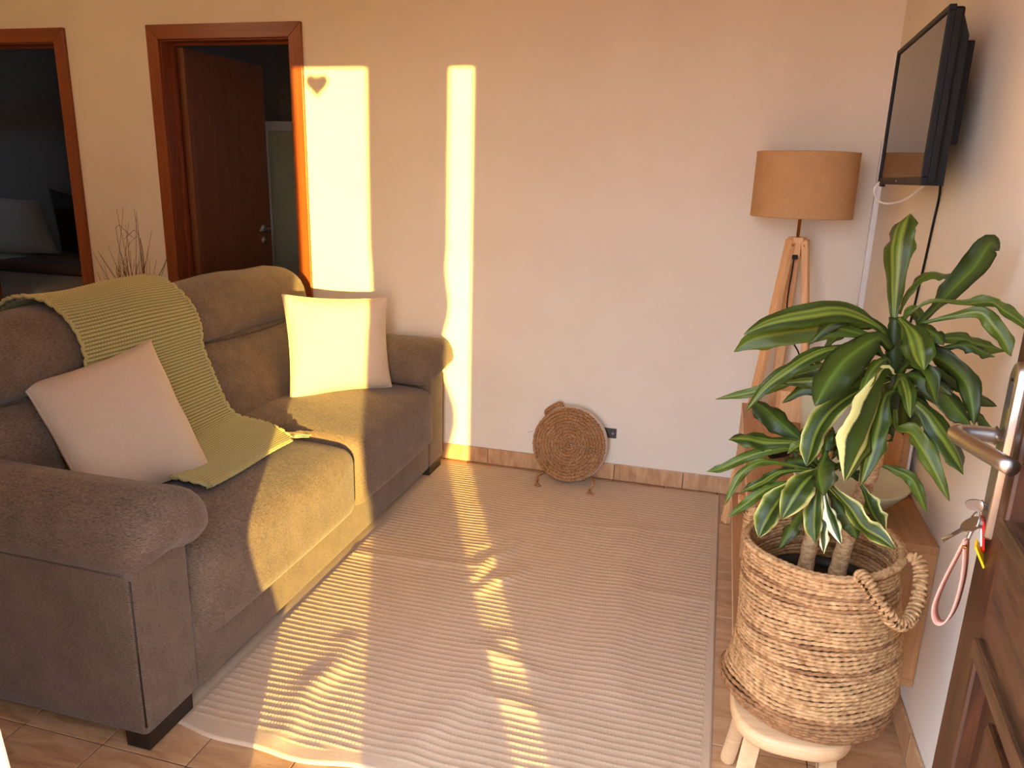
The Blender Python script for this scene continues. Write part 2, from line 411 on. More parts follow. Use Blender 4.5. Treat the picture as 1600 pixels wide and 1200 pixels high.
boxes('wall_hall', [((-3.36, 5.45, 0), (-1.0, 5.55, ZC)), ((-1.1, 3.61, 0), (-1.0, 4.5, ZC)), ((-1.1, 4.7, 0), (-1.0, 5.45, ZC)), ((-1.1, 4.5, 0), (-1.0, 4.7, 1.5)), ((-1.1, 4.5, 1.75), (-1.0, 4.7, ZC))], 'bedroom_wall')  # gap in the hall's right wall added to let sky light in
# entrance frame: jamb on the hinge side and plaster reveal opposite, its slope shaped for the sun's edge
tf = struct(thing('trim_1', (0.34, 0.3, 0)))
box('frame_post', (0.315, 0.2, 0), (0.36, 0.36, HEAD), 'darkwood', tf, 0.004)
box('frame_head', (-0.76, 0.2, HEAD - 0.0), (0.315, 0.36, HEAD + 0.04), 'darkwood', tf, 0.003)
prism('sun_edge_reveal', [(-0.775, 0), (-0.630, 0), (-0.690, 0.45), (-0.735, 0.90), (-0.742, HEAD), (-0.775, HEAD)], 1, 0.2, YF + 0.006, 'plaster_out', tf, 0.006)
# skirting tiles
bb = struct(box('baseboard_back', (-2.0, YB - 0.004, 0), (XR, YB, 0.080), 'grout'))
xs = [-2.008, -1.697, -1.374, -1.051, -0.728, -0.405, -0.077, 0.248, 0.572]
def skirt(parent, lo, hi):
    box('skirting_tile', lo, hi, 'skirt', parent, 0.0025, 2)
for a, b in zip(xs[:-1], xs[1:]): skirt(bb, (a + 0.0015, YB - 0.011, 0.0015), (b - 0.0015, YB - 0.0005, 0.083))
skirt(bb, (-2.80 - 0.55, YB - 0.011, 0.0015), (-2.875, YB - 0.0005, 0.083))
br = struct(box('baseboard_right', (XR - 0.004, YF, 0), (XR, YB - 0.012, 0.080), 'grout'))
yy = YF
while yy < YB - 0.02:
    y2 = min(yy + 0.325, YB - 0.012); skirt(br, (XR - 0.011, yy + 0.0015, 0.0015), (XR - 0.0005, y2 - 0.0015, 0.083)); yy = y2
# ---- interior doors
def casing(parent, xl, xr, zt, w=0.068, t=0.018):
    y0, y1 = YB - t, YB + 0.0005
    for poly in ([(xl - w, 0), (xl, 0), (xl, zt), (xl - w, zt + w)], [(xr, 0), (xr + w, 0), (xr + w, zt + w), (xr, zt)]):
        prism('casing', poly, 1, y0, y1, 'cherry', parent, 0.0025)
    prism('casing_head', [(xl - w, zt + w), (xl, zt), (xr, zt), (xr + w, zt + w)], 1, y0, y1, 'cherry_x', parent, 0.0025)
    for x0, x1 in ((xl - 0.011, xl + 0.006), (xr - 0.006, xr + 0.011)): box('jamb', (x0, YB - 0.004, 0), (x1, 3.615, zt + 0.004), 'cherry', parent, 0.002)
    box('jamb_head', (xl, YB - 0.004, zt - 0.006), (xr, 3.615, zt + 0.010), 'cherry_x', parent, 0.002)
    for x0, x1 in ((xl + 0.006, xl + 0.018), (xr - 0.018, xr - 0.006)): box('door_stop', (x0, 3.545, 0), (x1, 3.57, zt - 0.006), 'cherry', parent, 0.002)
    box('door_stop', (xl + 0.006, 3.545, zt - 0.018), (xr - 0.006, 3.57, zt - 0.006), 'cherry_x', parent, 0.002)
d1 = struct(thing('door_1', (-3.82, YB, 0), 'orange cherry door frame at left edge, opening onto the dark bedroom')); casing(d1, -4.20, -3.442, 2.022)
d2 = struct(thing('door_2', (-2.44, YB, 0), 'orange cherry doorway beside sunlit wall with its door swung open')); casing(d2, -2.804, -2.077, 2.024)
leaf = box('door_leaf', (-2.788, 3.585, 0.008), (-2.748, 4.292, 2.005), 'walnut', d2, 0.003); leaf['label'] = 'brown flush door leaf standing open'
# lever handle and escutcheon on the open leaf
hx = -2.747
lathe_v, lathe_f = lathe_data([(0, 0.008), (0.024, 0.008), (0.025, 0.0), (0.025, -0.002)], (0, 0, 0), 20)
def disc_x(name, y, z, parent):
    v = [(hx + 0.001 + p[2], y + p[0], z + p[1]) for p in lathe_v]; return link(name, mesh(name, v, lathe_f), 'steel', parent, True)
dh = disc_x('handle_rose', 4.205, 1.062, leaf); disc_x('key_rose', 4.205, 0.992, leaf)
tube('handle_lever', spline([(hx, 4.205, 1.062), (hx + 0.04, 4.205, 1.062), (hx + 0.052, 4.195, 1.062), (hx + 0.054, 4.16, 1.061), (hx + 0.054, 4.09, 1.058)], 16), 0.0085, 'steel', leaf, 10)
tube('door_key', [(hx, 4.205, 0.992), (hx + 0.03, 4.205, 0.992)], 0.004, 'steel', leaf, 8)
# ---- entrance door, swung in against the right wall
AD = math.radians(5.0); HX, HY = 0.356, 0.40
du = Vector((math.sin(AD), math.cos(AD), 0)); dn = Vector((-math.cos(AD), math.sin(AD), 0))
DM = Matrix(((du.x, dn.x, 0, HX), (du.y, dn.y, 0, HY), (0, 0, 1, 0), (0, 0, 0, 1)))   # local: u along the leaf, d out of the face, z up
d3 = struct(thing('door_3', (HX, HY, 0), 'weathered dark brown wooden entrance door at right edge, folded back with steel handle'))
DW = 0.842
def dbox(name, lo, hi, mat, parent=d3, bevel=0.004): return box(name, lo, hi, mat, parent, bevel, 2, DM)
dbox('stile', (DW - 0.115, -0.044, 0.012), (DW, 0, 2.12), 'darkwood', bevel=0.005)
dbox('stile', (0, -0.044, 0.012), (0.115, 0, 2.12), 'darkwood', bevel=0.005)
for z0, z1 in ((0.012, 0.20), (0.79, 0.97), (2.0, 2.12)): dbox('rail', (0.115, -0.044, z0), (DW - 0.115, 0.0, z1), 'darkwood_y', bevel=0.004)
for z0, z1 in ((0.20, 0.79), (0.97, 2.0)):
    dbox('panel', (0.115, -0.036, z0), (DW - 0.115, -0.014, z1), 'darkwood', bevel=0.002)
    dbox('raised_field', (0.19, -0.02, z0 + 0.075), (DW - 0.19, -0.004, z1 - 0.075), 'darkwood', bevel=0.010)
    for a, b, c, e in ((0.115, DW - 0.115, z1 - 0.022, z1 + 0.008), (0.115, DW - 0.115, z0 - 0.008, z0 + 0.022)): dbox('moulding', (a, -0.02, c), (b, 0.012, e), 'darkwood_y', bevel=0.006)
    for a, b in ((0.107, 0.137), (DW - 0.137, DW - 0.107)): dbox('moulding', (a, -0.02, z0), (b, 0.010, z1), 'darkwood', bevel=0.006)
# steel back plate, lever and cylinder
PU, PZ0, PZ1, PW = 0.800, 0.925, 1.195, 0.042
def dpt(u, d_, z): return DM @ Vector((u, d_, z))
poly = [(PU + PW / 2 * math.cos(a), PZ1 - PW / 2 + PW / 2 * math.sin(a)) for a in np.linspace(0, math.pi, 10)] + \
       [(PU - PW / 2 + 0.006, PZ0), (PU - PW / 2, PZ0 + 0.006)][::-1] + [(PU + PW / 2 - 0.006, PZ0), (PU + PW / 2, PZ0 + 0.006)]
bm = bmesh.new()
lo_ = [bm.verts.new(dpt(u, 0.0, z)) for u, z in poly]; hi_ = [bm.verts.new(dpt(PU + (u - PU) * 0.9, 0.010, (z - 1.06) * 0.985 + 1.06)) for u, z in poly]
n_ = len(poly); bm.faces.new(hi_)
for i in range(n_): bm.faces.new((lo_[i], lo_[(i + 1) % n_], hi_[(i + 1) % n_], hi_[i]))
bmesh.ops.bevel(bm, geom=[e for e in bm.edges if all(v in hi_ for v in e.verts)], offset=0.003, segments=2, affect='EDGES', profile=0.5)
plate = link('handle_plate', bm_mesh('handle_plate', bm), 'steel', d3, True); plate['label'] = 'worn steel handle plate'
LZ = 1.083
tube('lever', spline([dpt(PU, 0.008, LZ), dpt(PU, 0.040, LZ), dpt(PU - 0.003, 0.060, LZ), dpt(PU - 0.014, 0.070, LZ), dpt(PU - 0.035, 0.066, LZ - .001), dpt(PU - 0.135, 0.024, LZ - 0.003)], 26), 0.0115, 'steel', plate, 16)
tube('lever_collar', [dpt(PU, 0.009, LZ), dpt(PU, 0.017, LZ)], 0.0145, 'steel', plate, 18)
tube('lock_cylinder', [dpt(PU, 0.006, 0.972), dpt(PU, 0.016, 0.972)], 0.0095, 'steel', plate, 14)
dbox('plate_mark', (PU - 0.011, 0.0100, 1.128), (PU + 0.011, 0.0106, 1.164), 'grey_plate', plate, 0.0003)
for zz in (1.168, 0.945): tube('plate_screw', [dpt(PU, 0.009, zz), dpt(PU, 0.0118, zz)], 0.0032, 'legblack', plate, 8)
# ---- terrace outside and, in the low sun's path, an added curtain and the heart
struct(box('floor_terrace', (-30, -60, -0.14), (30, 0.2, -0.02), 'paving'))
def curtain():  # added unseen panel, edges shaped to cast the dark gap between sun bands
    n, mz = 90, 60; P = np.zeros((n, mz, 3))
    for j in range(mz):
        z = 0.05 + 2.45 * j / (mz - 1)
        zw = z
        xl, xr = 0.012, 0.432
        if z < 1.45:
            xl += 0.018 * math.sin(5.2 * z + .6) * min(1, (1.45 - z) * 3); xr += (0.030 * math.sin(11 * z + 1.1) + 0.020 * math.sin(4.1 * z)) * min(1, (1.45 - z) * 4)
        for i in range(n):
            t = i / (n - 1); P[i, j] = (xl + (xr - xl) * t, -0.3 + 0.018 * math.sin(t * 44 + 0.4 * math.sin(z * 3)), z)
    return P
ct = thing('sun_block_curtain', (0.22, -0.3, 0), 'unseen linen curtain added outside the entrance to block part of the sun', 'curtain')
grid('sun_block_panel', curtain(), 'curtain', ct)
tube('sun_block_rod', [(-0.7, -0.3, 2.5), (0.6, -0.3, 2.5)], 0.012, 'black', ct, 10)
for x in (-0.68, 0.58): tube('rod_bracket', [(x, -0.3, 2.5), (x, 0.2, 2.5)], 0.008, 'black', ct, 8)
def heart():
    t = np.linspace(0, 2 * math.pi, 60, endpoint=False); s = 0.0038
    x = 16 * np.sin(t) ** 3 * s; z = (13 * np.cos(t) - 5 * np.cos(2 * t) - 2 * np.cos(3 * t) - np.cos(4 * t)) * s
    return list(zip(x, z))
hr = thing('heart_ornament', (-0.535, 0.30, 2.0), 'small wooden heart hanging from the entrance door head', 'ornament')
HXc, HZc = -0.512, 2.135
prism('heart', [(HXc + a, HZc + b) for a, b in heart()], 1, 0.294, 0.306, 'darkwood', hr)
tube('string', [(HXc, 0.30, HZc + 0.02), (HXc, 0.30, HEAD)], 0.0012, 'black', hr, 6)

# ---- unseen ceiling lamp, added to brighten the left wall
em = MT('warm_fill_glow', 0.4); em.b.inputs['Emission Color'].default_value = (1.0, 0.72, 0.42, 1); em.b.inputs['Emission Strength'].default_value = 27; em.color(srgb(240, 225, 200)); M['opal'] = em.m
cl = thing('added_fill_lamp', (-3.25, 1.95, 2.30), 'unseen round ceiling lamp added to warm and brighten the left wall', 'lamp')
lathe('fill_lamp_canopy', [(0.0, 0.25), (0.06, 0.25), (0.06, 0.225), (0.03, 0.215), (0.03, 0.19)], (-3.25, 1.95, 2.30), 'white', cl, 24)
lathe('fill_globe', [(0.0001, 0.0), (0.05, 0.006), (0.09, 0.03), (0.115, 0.07), (0.12, 0.105), (0.105, 0.15), (0.07, 0.18), (0.028, 0.192)], (-3.25, 1.95, 2.30), 'opal', cl, 32)

# ================================================================== SOFA
sf = thing('sofa', (-1.75, 2.35, 0), 'taupe woven two-seat sofa with padded arms along the left', 'sofa')
Y0, Y1, XF = 1.305, 3.41, -1.265
box('base', (-2.2, 1.50, 0.075), (XF - 0.012, 3.215, 0.30), 'sofa', sf, 0.01)
rbox('front_panel', (XF - 0.03, 1.512, 0.045), (XF, 3.213, 0.25), 0.012, 'sofa', sf, 14)
def arm(near):
    ya, yb = (Y0, 1.51) if near else (3.215, Y1)
    p = rbox('arm_panel', (-2.2, ya, 0.045), (XF, yb, 0.52), 0.016, 'sofa', sf, 12)
    yo = ya if near else yb; s = 1 if near else -1
    e = 0.004
    tube('piping', spline([(-2.15, yo + s * 0.003, 0.505), (-1.8, yo - s * .001, 0.500), (XF - 0.020, yo + s * 0.001, 0.492)], 30), 0.0026, 'sofa_seam', p, 6)
    tube('piping', [(XF - 0.003, yo + s * 0.003, 0.075), (XF - 0.003, yo + s * 0.003, 0.48)], 0.0030, 'sofa_seam', p, 6)
    lo, hi = (1.285, 1.565) if near else (3.145, 3.43)
    def df(w, u):
        q = u[1] * s      # -1 outside, +1 inside
        w[2] += 0.020 * (1 - u[1] ** 2) * max(0, u[2]) - 0.026 * max(0, q) + 0.020 * (1 - abs(q)) * max(0, -u[2])
        w[0] += 0.012 * (1 - u[1] ** 2) * max(0, u[0]) - 0.05 * max(0, -u[2]) * max(0, u[0]) ** 3
        w[2] += 0.004 * math.sin(5 * w[0]) * max(0, u[2])
        return w
    a = rbox('arm_pad', (-2.12, lo, 0.475), (XF + 0.058, hi, 0.648), 0.070, 'sofa', sf, 12, df)
    # stitched ring just behind the rounded end of the pad
    n = 40; yc = (lo + hi) / 2; zc = 0.562; ring = []
    return a
arm(True); arm(False)
for y0, y1 in ((1.309, 1.476), (3.223, 3.376)):
    box('foot', (-1.335, y0, 0.005), (-1.2665, y1, 0.052), 'legblack', sf, 0.002)
    box('foot', (-2.18, y0, 0.001), (-2.11, y1, 0.052), 'legblack', sf, 0.002)
def seat(y0, y1, dz, name='seat_cushion'):
    def df(w, u):
        w[2] += max(0, u[2]) * (0.016 * (1 - u[1] ** 2) * (1 - u[0] ** 2) - 0.014 * max(0, u[0]) ** 3)
        w[0] += 0.010 * (1 - u[1] ** 4) * max(0, u[0])
        w[2] += max(0, u[2]) ** 2 * 0.0025 * math.sin(16 * w[1] + 9 * w[0]) * max(0, 1 - abs(u[0] - .2))
        return w
    c = rbox(name, (-1.95, y0, 0.178), (XF + 0.038, y1, 0.457 + dz), 0.058, 'sofa', sf, 18, df)
    return c
seat(1.525, 2.405, 0.0); seat(2.412, 3.20, 0.012)
def back(y0, y1):
    k = 0.42
    def dl(w, u):
        w[0] -= k * (w[2] - 0.43)
        if u[0] > 0: w[0] += 0.030 * (1 - u[1] ** 4) * (1 - u[2] ** 2)
        return w
    c = rbox('back_cushion', (-2.02, y0, 0.40), (-1.765, y1, 0.77), 0.06, 'sofa', sf, 14, dl)
    def dh(w, u):
        w[0] -= 0.22 * (w[2] - 0.75)
        if u[0] > 0: w[0] += 0.030 * (1 - u[2] ** 2)
        w[2] += max(0, u[2]) * (0.012 * (1 - u[1] ** 2) + 0.004 * math.sin(14 * w[1]))
        return w
    h = rbox('headrest', (-2.13, y0, 0.745), (-1.895, y1, 0.972), 0.085, 'sofa', sf, 14, dh)
    tube('seam', spline([(-1.925, y0 + 0.05, 0.757), (-1.897, y0 + .25, 0.752), (-1.892, (y0 + y1) / 2, 0.750), (-1.897, y1 - .25, 0.752), (-1.925, y1 - 0.05, 0.757)], 20), 0.003, 'sofa_seam', c, 6)
    for y in (y0 + 0.012, y1 - 0.012):
        tube('piping', spline([(-2.12, y, 0.90), (-2.06, y, 0.945), (-1.99, y, 0.93), (-1.935, y, 0.86), (-1.93, y, 0.79)], 18), 0.0024, 'sofa_seam', h, 6)
back(1.50, 2.385); back(2.392, 3.27)
box('back_frame', (-2.26, Y0 + 0.01, 0.06), (-2.10, Y1 - 0.01, 0.80), 'sofa', sf, 0.02)

# ---- scatter cushions
def scatter(name, TL, TR, BR, BL, label, seed):
    t = thing(name, tuple((np.array(BL) + np.array(BR)) / 2), label, 'cushion', 'ecru scatter cushions')
    o, border = pillow('cushion_cover', TL, TR, BR, BL, 0.15, 'cushion', t, 28, 0.07, seed)
    tube('piping', border, 0.0028, 'cushion', t, 6, True); return t
scatter('scatter_cushion', (-1.915, 1.668, 0.802), (-1.845, 2.116, 0.852), (-1.548, 1.990, 0.472), (-1.60, 1.545, 0.492), 'plain ecru cushion leaning over the green throw, nearest the camera', 3)
scatter('scatter_cushion', (-1.80, 2.865, 0.905), (-1.405, 3.065, 0.890), (-1.405, 3.105, 0.470), (-1.725, 2.765, 0.465), 'sunlit ecru cushion standing upright against the far sofa arm', 5)

# ---- knitted throw
def throw_profile(n):
    pr = [(-2.275, 0.70), (-2.268, 0.80), (-2.235, 0.90), (-2.16, 0.985), (-2.07, 1.006), (-1.98, 0.985), (-1.905, 0.925), (-1.872, 0.85), (-1.868, 0.77), (-1.832, 0.69), (-1.795, 0.61), (-1.765, 0.55), (-1.725, 0.508), (-1.66, 0.492), (-1.57, 0.486), (-1.44, 0.478)]
    S_ = spline([(x, 0, z) for x, z in pr], 400)
    L = [0]
    for a, b in zip(S_[:-1], S_[1:]): L.append(L[-1] + (b - a).length)
    L = np.array(L); t = np.linspace(0, L[-1], n)
    return np.stack([np.interp(t, L, [p.x for p in S_]), np.interp(t, L, [p.z for p in S_])], -1), L[-1]
def throw_layer(off, ny, nl, y0a, y1a, cut=0, rows=True):
    pr, L = throw_profile(nl)
    if cut: pr = pr[cut[0]:cut[1]]
    nl = len(pr); P = np.zeros((ny, nl, 3)); T = np.gradient(pr, axis=0); T /= np.linalg.norm(T, axis=1)[:, None]
    N = np.stack([-T[:, 1], T[:, 0]], -1)
    s = np.arange(nl) / max(1, nl - 1); STITCH = np.zeros((ny, nl)); throw_layer.yarn = STITCH
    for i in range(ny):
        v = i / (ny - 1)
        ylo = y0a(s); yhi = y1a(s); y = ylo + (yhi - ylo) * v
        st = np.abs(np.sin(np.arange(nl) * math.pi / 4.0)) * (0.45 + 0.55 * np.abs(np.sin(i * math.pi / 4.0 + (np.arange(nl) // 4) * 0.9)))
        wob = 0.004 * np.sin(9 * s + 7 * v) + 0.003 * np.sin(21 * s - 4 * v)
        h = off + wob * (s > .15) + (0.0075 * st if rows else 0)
        STITCH[i, :] = st
        P[i, :, 0] = pr[:, 0] + N[:, 0] * h; P[i, :, 2] = pr[:, 1] + N[:, 1] * h; P[i, :, 1] = y
    return P
tw = thing('knitted_throw', (-1.85, 2.1, 0.47), 'sage green knitted throw draped over the sofa back and seat', 'blanket')
ya = lambda s: 1.845 + 0.02 * np.sin(5 * s) + 0.0 * s
yb = lambda s: 2.405 + 0.012 * np.sin(6 * s) - 0.02 * np.clip((s - .3) * 2, 0, 1) - 0.075 * np.clip((s - .85) / .15, 0, 1) ** 2
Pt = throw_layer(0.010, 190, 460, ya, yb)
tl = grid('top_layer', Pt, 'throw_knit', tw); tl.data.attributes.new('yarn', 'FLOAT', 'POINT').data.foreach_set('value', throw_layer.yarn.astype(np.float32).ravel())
P2 = throw_layer(0.001, 90, 230, lambda s: ya(s) + 0.012, lambda s: yb(s) - 0.014)
grid('under_layer', P2, 'throw', tw)
# folded near edge, bobbled side edges, fringe
def edge_strip(i, name):
    E_ = Pt[i]; pts = [tuple(p) for p in E_[::3]]
    tube(name, pts, [0.0050 + 0.0022 * (k % 2) for k in range(len(pts))], 'throw', tl, 6)
edge_strip(0, 'bobbled_edge'); edge_strip(-1, 'bobbled_edge')
for q in range(3):
    row = [tuple(Pt[i, -1] + np.array([0.004 + 0.006 * math.sin(q * 2), 0, -0.004 - 0.0042 * q])) for i in range(0, 190, 6)]
    tube('folded_hem', row, 0.0042, 'throw', tl, 6)
for q in range(14):
    y = 2.30 + 0.0022 * q; a = random.uniform(-.4, .5); Lf = random.uniform(0.05, 0.085)
    x0 = -1.455 + random.uniform(-.012, 0.012)
    tube('fringe_strand', spline([(x0, y - 0.01, 0.489), (x0 + 0.012, y + Lf * .5, 0.478 + random.uniform(0, .006)), (x0 + 0.03 + a * 0.03, y + Lf, 0.474)], 8), 0.0017, 'throw_tip', tw, 5)

# ================================================================== RUG
RG = [((-1.24, 2.40), (-0.77, 2.45), .006, .020), ((-0.17, 2.47), (0.10, 2.48), .004, .02), ((-0.63, 2.89), (0.09, 3.01), .0035, .02),
      ((-0.55, 2.02), (-0.63, 1.47), .009, .035), ((-0.22, 2.55), (-0.18, 1.9), .010, .05), ((-1.00, 1.86), (-0.985, 1.46), .010, .030),
      ((-0.77, 2.37), (-0.68, 2.68), .009, .022), ((-0.66, 3.30), (-0.64, 2.82), .006, .03), ((-0.72, 2.28), (-0.60, 2.47), .009, .022),
      ((-0.62, 1.97), (-0.40, 1.90), .007, .020), ((-0.54, 1.77), (-0.33, 1.72), .006, .022), ((-0.80, 2.62), (-0.70, 2.95), .006, .03), ((-0.3, 3.1), (-0.22, 2.7), .005, .04), ((-0.95, 3.2), (-0.85, 2.8), .004, .03)]
def rug():
    xs_ = np.arange(-1.55, 0.1001, 0.0030); ys_ = np.arange(0, 1.00001, 1 / 640.)
    X, V = np.meshgrid(xs_, ys_, indexing='ij')
    near = 1.402 + 0.012 * np.sin(9 * X + 1) + 0.006 * np.sin(23 * X); far = 3.447 + 0.004 * np.sin(14 * X + 2)
    Y = near + (far - near) * V
    Z = 0.0022 + 0.0035 * (np.sin(3.1 * X + 1.2) * np.sin(2.3 * Y + .5) + 1) * 0.4
    for a, b, h, w in RG:
        a = np.array(a); b = np.array(b); dd = b - a; L2 = (dd ** 2).sum()
        t = np.clip(((X - a[0]) * dd[0] + (Y - a[1]) * dd[1]) / L2, 0, 1)
        wx = 0.012 * np.sin(t * 9 + a[0] * 7)
        r2 = (X - a[0] - t * dd[0] - wx) ** 2 + (Y - a[1] - t * dd[1]) ** 2
        Z += h * np.exp(-r2 / (2 * w * w)) * (0.55 + 0.45 * np.sin(math.pi * np.clip(t, 0.05, .95)))
    yy_ = (Y - 1.40) / 0.0245 + 0.10 * np.sin(6 * X + 3 * Y) + 0.05 * np.sin(31 * X)
    ph = yy_ - np.floor(yy_)
    rib = np.exp(-((ph - 0.5) / 0.17) ** 2)
    st = 0.60 + 0.40 * np.cos(2 * math.pi * (X / 0.0095 + 0.5 * np.floor(yy_)))
    edge = np.clip((X + 1.55) / .02, 0, 1) * np.clip((0.075 - X) / .006, 0, 1) * np.clip((Y - near - 0.045) / .006, 0, 1) * np.clip((far - Y - 0.03) / .006, 0, 1)
    rs = np.random.RandomState(2); nz = rs.rand(*X.shape)
    Z += 0.0027 * rib * st * edge + 0.0004 * nz
    br_ = np.minimum.reduce([np.clip((0.100 - X) / .005, 0, 1), np.clip((Y - near) / .005, 0, 1), np.clip((far - Y) / .005, 0, 1)])
    Z = 0.0004 + (Z) * br_ + 0.003 * br_
    # pressed flat under the sofa feet, the pouf and the lamp
    under = np.clip((-1.255 - X) / 0.02, 0, 1); Z = Z * (1 - under) + np.minimum(Z, 0.0038) * under
    return np.stack([X, Y, Z], -1)
rg = grid('rug', rug(), 'rug'); tag(rg, 'beige ribbed cotton rug lying creased on the floor', 'rug')

# ================================================================== POUF against the wall
pf = thing('jute_pouf', (-0.615, 3.38, 0), 'round jute-faced floor pouf with tassels leaning against the back wall', 'pouf')
tilt = math.radians(13); PR = 0.178; th = 0.088
ax_n = Vector((-0.04, -math.cos(tilt), math.sin(tilt))).normalized()     # out of the jute face
ax_u = Vector((0, 0, 1)); ax_r = ax_u.cross(ax_n).normalized(); ax_r = ax_r if ax_r.x > 0 else -ax_r; ax_u = ax_n.cross(ax_r).normalized()
if ax_u.z < 0: ax_u = -ax_u
pc = Vector((-0.613, 3.352, PR * math.cos(tilt) + 0.029))
def ppt(a, r, h): return pc + ax_r * (r * math.cos(a)) + ax_u * (r * math.sin(a)) + ax_n * h
n = 64; prof = [(0.0, -th), (PR * .8, -th), (PR * .96, -th + .008), (PR * 1.01, -th * .6), (PR * 1.015, -th * .4), (PR * 1.0, -0.010), (PR * .97, -0.002), (0.0, -0.002)]
v = []; f = []
for r, h in prof:
    for k in range(n): v.append(ppt(2 * math.pi * k / n, max(r, 1e-4), h))
for i in range(len(prof) - 1):
    for k in range(n): f.append((i * n + k, i * n + (k + 1) % n, (i + 1) * n + (k + 1) % n, (i + 1) * n + k))
link('canvas_side', mesh('canvas_side', v, f), 'jute_side', pf, True)
for ring in range(12):     # braided jute rounds
    r = 0.007 + ring * 0.0147; m_ = max(14, int(r * 2 * math.pi / 0.0034)); path = []; rad = []
    for k in range(m_):
        a = 2 * math.pi * k / m_; path.append(ppt(a, r + 0.0012 * math.sin(k * 1.3), 0.001 + 0.0014 * math.sin(k * 0.9))); rad.append(0.0070 + 0.0019 * math.sin(k * 1.9 + ring))
    tube('jute_round', path, rad, 'jute', pf, 7, True)
for (sx, bx, by, bz) in ((-1, -0.745, 3.29, 0.008), (1, -0.492, 3.275, 0.008)):
    top = ppt(math.radians(-125 if sx < 0 else -50), PR * 1.0, -0.02); b0 = Vector((bx, by, bz))
    ts = tube('tassel_cord', spline([top, (top + b0) / 2 + Vector((0.02 * sx, -0.01, 0.012)), b0 + Vector((0, 0.01, .012))], 8), 0.006, 'jute', pf, 6)
    for q in range(12):
        e = b0 + Vector((random.uniform(-.020, .020) + 0.012, -random.uniform(.020, .034), random.uniform(0, .006) - 0.001))
        tube('tassel_strand', [b0 + Vector((0, 0.008, .010)), (b0 + e) / 2 + Vector((0, 0, .004)), e], 0.0030, 'jute', ts, 5)
tube('tassel_cord', spline([ppt(math.radians(135), PR * .99, -0.03), ppt(math.radians(133), PR * 1.10, -0.045), ppt(math.radians(112), PR * 1.12, -0.05), ppt(math.radians(108), PR * 1.0, -0.04)], 10), 0.010, 'jute', pf, 8)
tube('loose_thread', spline([ppt(math.radians(165), PR, -0.01), ppt(math.radians(170), PR * 1.12, -0.01), ppt(math.radians(172), PR * 1.2, -0.02)], 6), 0.0008, 'jute', pf, 4)
# socket
sk = thing('wall_socket', (-0.435, YB - 0.008, 0.215), 'small anthracite socket plate on the wall beside the jute pouf', 'socket')
box('plate', (-0.470, YB - 0.007, 0.213), (-0.407, YB - 0.0005, 0.262), 'grey_plate', sk, 0.003)
lathe_p = lathe_data([(0.0, 0.0), (0.006, 0.0), (0.006, 0.004)], (0, 0, 0), 14)
link('pin', mesh('pin', [(-0.424 + p[0], YB - 0.0075 - p[2] * .3, 0.238 + p[1]) for p in lathe_p[0]], lathe_p[1]), 'steel', sk, True)

# ---- dried grass behind the sofa
dg = thing('dried_grass', (-2.80, 3.12, 0), 'spray of thin dry brown grass standing behind the sofa', 'plant')
lathe('vase', [(0.0, 0.0), (0.07, 0.0), (0.095, 0.12), (0.085, 0.28), (0.045, 0.42), (0.042, 0.46), (0.036, 0.46), (0.036, 0.40), (0.0, 0.38)], (-2.80, 3.12, 0.0), 'ceramic', dg, 28)
rs = random.Random(11)
for q in range(84):
    tall = q < 16
    bx = -2.80 + rs.uniform(-.03, .03); by = 3.12 + rs.uniform(-.03, .03)
    sp = rs.gauss(0, 0.10 if tall else 0.085); zt = rs.uniform(1.00, 1.22) if tall else rs.uniform(0.82, 1.03)
    mid = (bx + sp * .45, by + rs.uniform(-.05, .05), 0.42 + (zt - .42) * .55)
    bend = rs.choice([0, 0, 0, 1]) if tall else 0
    pts = [(bx, by, 0.40), mid, (bx + sp * 1.1, by + rs.uniform(-.08, .08), zt)]
    if bend: pts += [(pts[-1][0] + rs.choice([-1, 1]) * rs.uniform(.04, .10), pts[-1][1], zt + rs.uniform(-.05, .01))]
    tube('stem', spline(pts, 10), [0.0021 * (1 - .06 * k) for k in range(10)], 'straw', dg, 4)

# ================================================================== FLOOR LAMP
lp = thing('floor_lamp', (0.285, 3.26, 0), 'pine tripod floor lamp with burlap drum shade in the far corner', 'lamp')
LC = (0.283, 3.262)
sh = lathe('lamp_shade', [(0.189, 1.298), (0.1905, 1.298), (0.1905, 1.302), (0.1895, 1.538), (0.1895, 1.542), (0.187, 1.542), (0.187, 1.30), (0.189, 1.298)], (*LC, 0), 'burlap', lp, 72)
for z in (1.2995, 1.5405): tube('shade_rim', [(LC[0] + .1895 * math.cos(a), LC[1] + .1895 * math.sin(a), z) for a in np.linspace(0, 2 * math.pi, 72, endpoint=False)], 0.0022, 'burlap', sh, 6, True)
for k in range(3):
    a = k * 2.094 + .4; tube('shade_spoke', [(*LC, 1.50), (LC[0] + .187 * math.cos(a), LC[1] + .187 * math.sin(a), 1.52)], 0.0016, 'brass', sh, 6)
tube('brass_rod', [(*LC, 1.20), (*LC, 1.40)], 0.0062, 'brass', lp, 14)
lathe('bulb', [(0.0, 0.0), (0.014, 0.0), (0.014, 0.03), (0.03, 0.06), (0.034, 0.085), (0.025, 0.11), (0.0, 0.12)], (*LC, 1.38), 'white', lp, 20)
hub = lathe('hub', [(0.0, 0.0), (0.026, 0.0), (0.026, 0.055), (0.036, 0.055), (0.036, 0.075), (0.0, 0.075)], (*LC, 1.145), 'pine', lp, 6, False)
